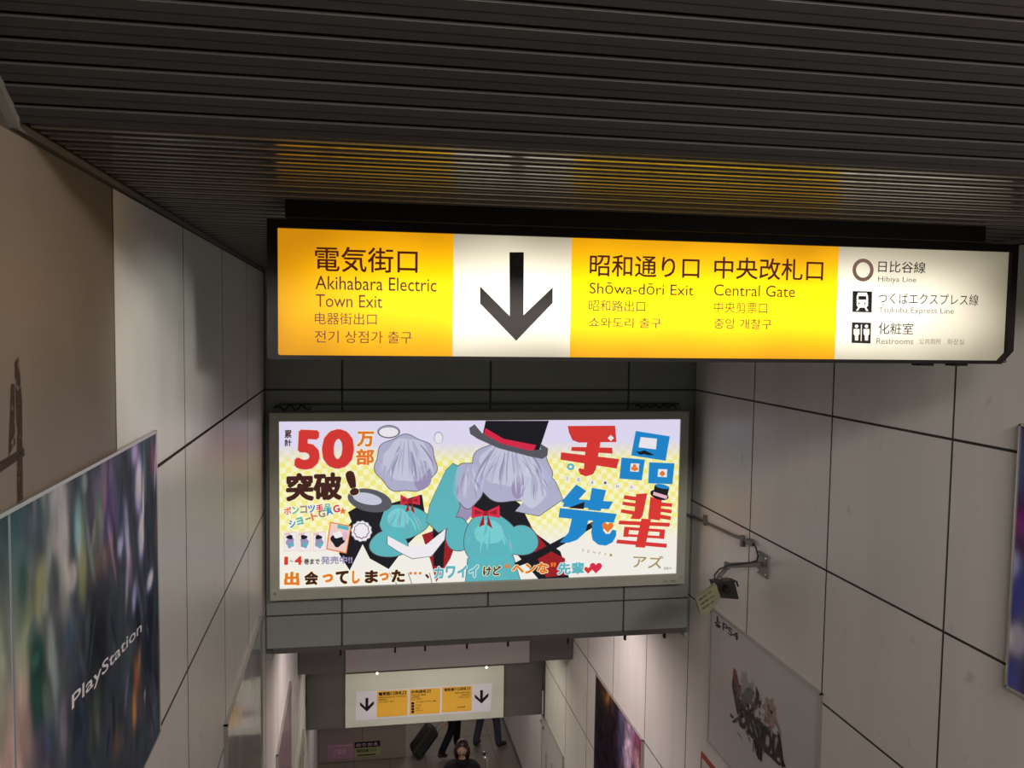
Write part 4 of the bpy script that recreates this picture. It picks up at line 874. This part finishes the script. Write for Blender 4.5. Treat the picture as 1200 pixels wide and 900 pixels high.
        b0 = len(pts); t0 = Wp+d*.03+sx_*.028; pts += [t0, t0+d*.03+sx_*.02+th*.01, t0+d*.055+sx_*.022+th*.02]; ed += [(1, b0), (b0, b0+1), (b0+1, b0+2)]; rr_ += [.013, .011, .008]
        skin('hand', [W(p_) for p_ in pts], ed, [r*k for r in rr_], M['skin'], root, 0, 1)
    # head with face
    fwd = Vector(pose.get('look', (0, 1, -.15))).normalized(); hc = Vector(J['hb'])+Vector((0, .01, .09)); side = fwd.cross(Vector((0, 0, 1))).normalized(); upv = side.cross(fwd)
    def Hd(x, y, z): return W(hc+side*x+fwd*y+upv*z)
    def ell(name, x, y, z, rx, ry, rz, mat, n=10):
        bm = bmesh.new(); bmesh.ops.create_uvsphere(bm, u_segments=n*2, v_segments=n, radius=1); bm.verts.index_update()
        V = []
        for v_ in bm.verts:
            a, b_, c_ = v_.co
            if name == 'head': # narrower jaw, flatter face
                f_ = 1-.22*max(0, -c_); a *= f_; b_ *= (1-.12*max(0, -c_))
            V.append(Hd(x+a*rx, y+b_*ry, z+c_*rz))
        Fc = [[v_.index for v_ in f_.verts] for f_ in bm.faces]; bm.free(); q = MB(); q.add(V, Fc, 0, True); return q.build(name, mat, root)
    ell('head', 0, 0, 0, .075, .092, .112, M['skin'], 14)
    for sd in (-1, 1):
        ell('eye', .029*sd, .082, .005, .011, .008, .007, M['eye'], 6); ell('pupil', .029*sd, .089, .005, .005, .003, .005, M['ink'], 5)
        ell('eyebrow', .029*sd, .084, .026, .018, .006, .004, M['hair'], 5); ell('ear', .075*sd, -.005, -.005, .010, .02, .03, M['skin'], 6)
    ell('nose', 0, .094, -.022, .012, .016, .022, M['skin'], 6); ell('mouth', 0, .082, -.058, .022, .008, .006, M['lip'], 6)
    hm = hair_mat or M['hair']
    ell('hair', 0, -.026, .026, .092, .094, .112, hm, 12)
    if long_hair:
        o_ = [Hd(-.075, -.02, -.01), Hd(-.08, -.02, -.10), Hd(-.07, .0, -.19)]; q = MB(); q.tube(o_, [.035*k, .038*k, .022*k], 10); q.tube([Hd(.075, -.02, -.01), Hd(.08, -.02, -.10), Hd(.07, .0, -.19)], [.035*k, .038*k, .022*k], 10); q.tube([Hd(0, -.07, .0), Hd(0, -.085, -.10), Hd(0, -.08, -.2)], [.06*k, .065*k, .04*k], 12); q.build('side_hair', hm, root)
    if spectacles:
        q = MB()
        for sd in (-1, 1): q.tube([Hd(.030*sd+.021*math.cos(a), .098, .004+.016*math.sin(a)) for a in [i*math.pi/7 for i in range(15)]], .0028*k, 6); q.tube([Hd(.051*sd, .097, .006), Hd(.078*sd, .0, .006)], .0025*k, 6)
        q.tube([Hd(-.01, .099, .006), Hd(.01, .099, .006)], .0025*k, 6); q.build('spectacles', M['glass'], root)
    return root
# the woman faces the viewer and looks down
person('person in a black coat with brown hair and spectacles walking towards the stairs', (1.455, 11.4, FL+.006), math.pi-.15, 1.69,
       dict(look=(0, 1, -.45), lw=(-.10, .22, 1.02), rw=(.10, .22, 1.02), le=(-.25, .0, 1.1), re=(.25, .0, 1.1), lk=(-.10, .12, .5), la=(-.10, .12, .08), lt=(-.11, .28, .04), ls=(-.19, 0, 1.36), rs=(.19, 0, 1.36)),
       M['coat'], M['coat'], True, True)
person('person in dark clothes pulling the black suitcase away past the far wall', (1.62, 14.45, FL+.006), -math.pi/2+.5, 1.72,
       dict(lk=(-.09, .24, .52), la=(-.10, .22, .09), lt=(-.11, .38, .05), rk=(.10, -.02, .46), ra=(.10, -.26, .11), rt=(.11, -.12, .035), rw=(.30, -.28, .80), re=(.26, -.18, 1.08), look=(0, 1, 0)),
       M['coat'], M['coat'])
person('person in dark blue trousers walking away beside the right wall', (2.22, 14.5, FL+.006), -.9, 1.75,
       dict(lk=(-.12, .06, .48), la=(-.16, -.02, .08), lt=(-.2, .13, .04), rk=(.12, .2, .5), ra=(.16, .22, .08), rt=(.2, .38, .04), look=(0, 1, 0)),
       M['coat'], M['jeans'])

# suitcase, tilted on its wheels
sc_ = empty('suitcase', (1.10, 14.5, FL+.006)); tag(sc_, 'black wheeled suitcase tilted behind the person in dark clothes', 'suitcase')
ax = Vector((.50, .10, .62)).normalized(); sd = Vector((0, 1, 0)); sd = (sd-ax*sd.dot(ax)).normalized(); nn = ax.cross(sd)
b0 = Vector((1.02, 14.42, FL+.07))
def SB(mb, a0, a1, s0, s1, n0, n1, ch):
    m0 = MB(); m0.cbox((a0, s0, n0), (a1, s1, n1), 0, ch); mb.add([b0+ax*v_.x+sd*v_.y+nn*v_.z for v_ in m0.v], m0.f)
M['case'] = flat('black_suitcase_fabric', (.008, .012, .010), .6)
q = MB(); SB(q, .0, .52, -.16, .16, -.10, .10, .035); q.build('case_body', M['case'], sc_)
q = MB()
for n0 in (-.104, -.06, .05, .095): SB(q, .03, .49, -.162, .162, n0, n0+.01, .003)
q.build('trim_band', M['shoe'], sc_)
q = MB(); SB(q, .50, .84, -.10, -.085, -.09, -.075, .003); SB(q, .50, .84, .085, .10, -.09, -.075, .003); q.build('pull_rod', M['steel'], sc_)
q = MB(); SB(q, .83, .86, -.11, .11, -.10, -.065, .006); q.build('handle', M['cable'], sc_)
for s_ in (-.15, .15):
    c_ = b0+ax*-.01+sd*s_*.85+nn*-.075; c_.z = FL+.006+.035
    q = MB(); q.tube([c_-sd*.015, c_+sd*.015], .035, 16); q.build('wheel', M['cable'], sc_)
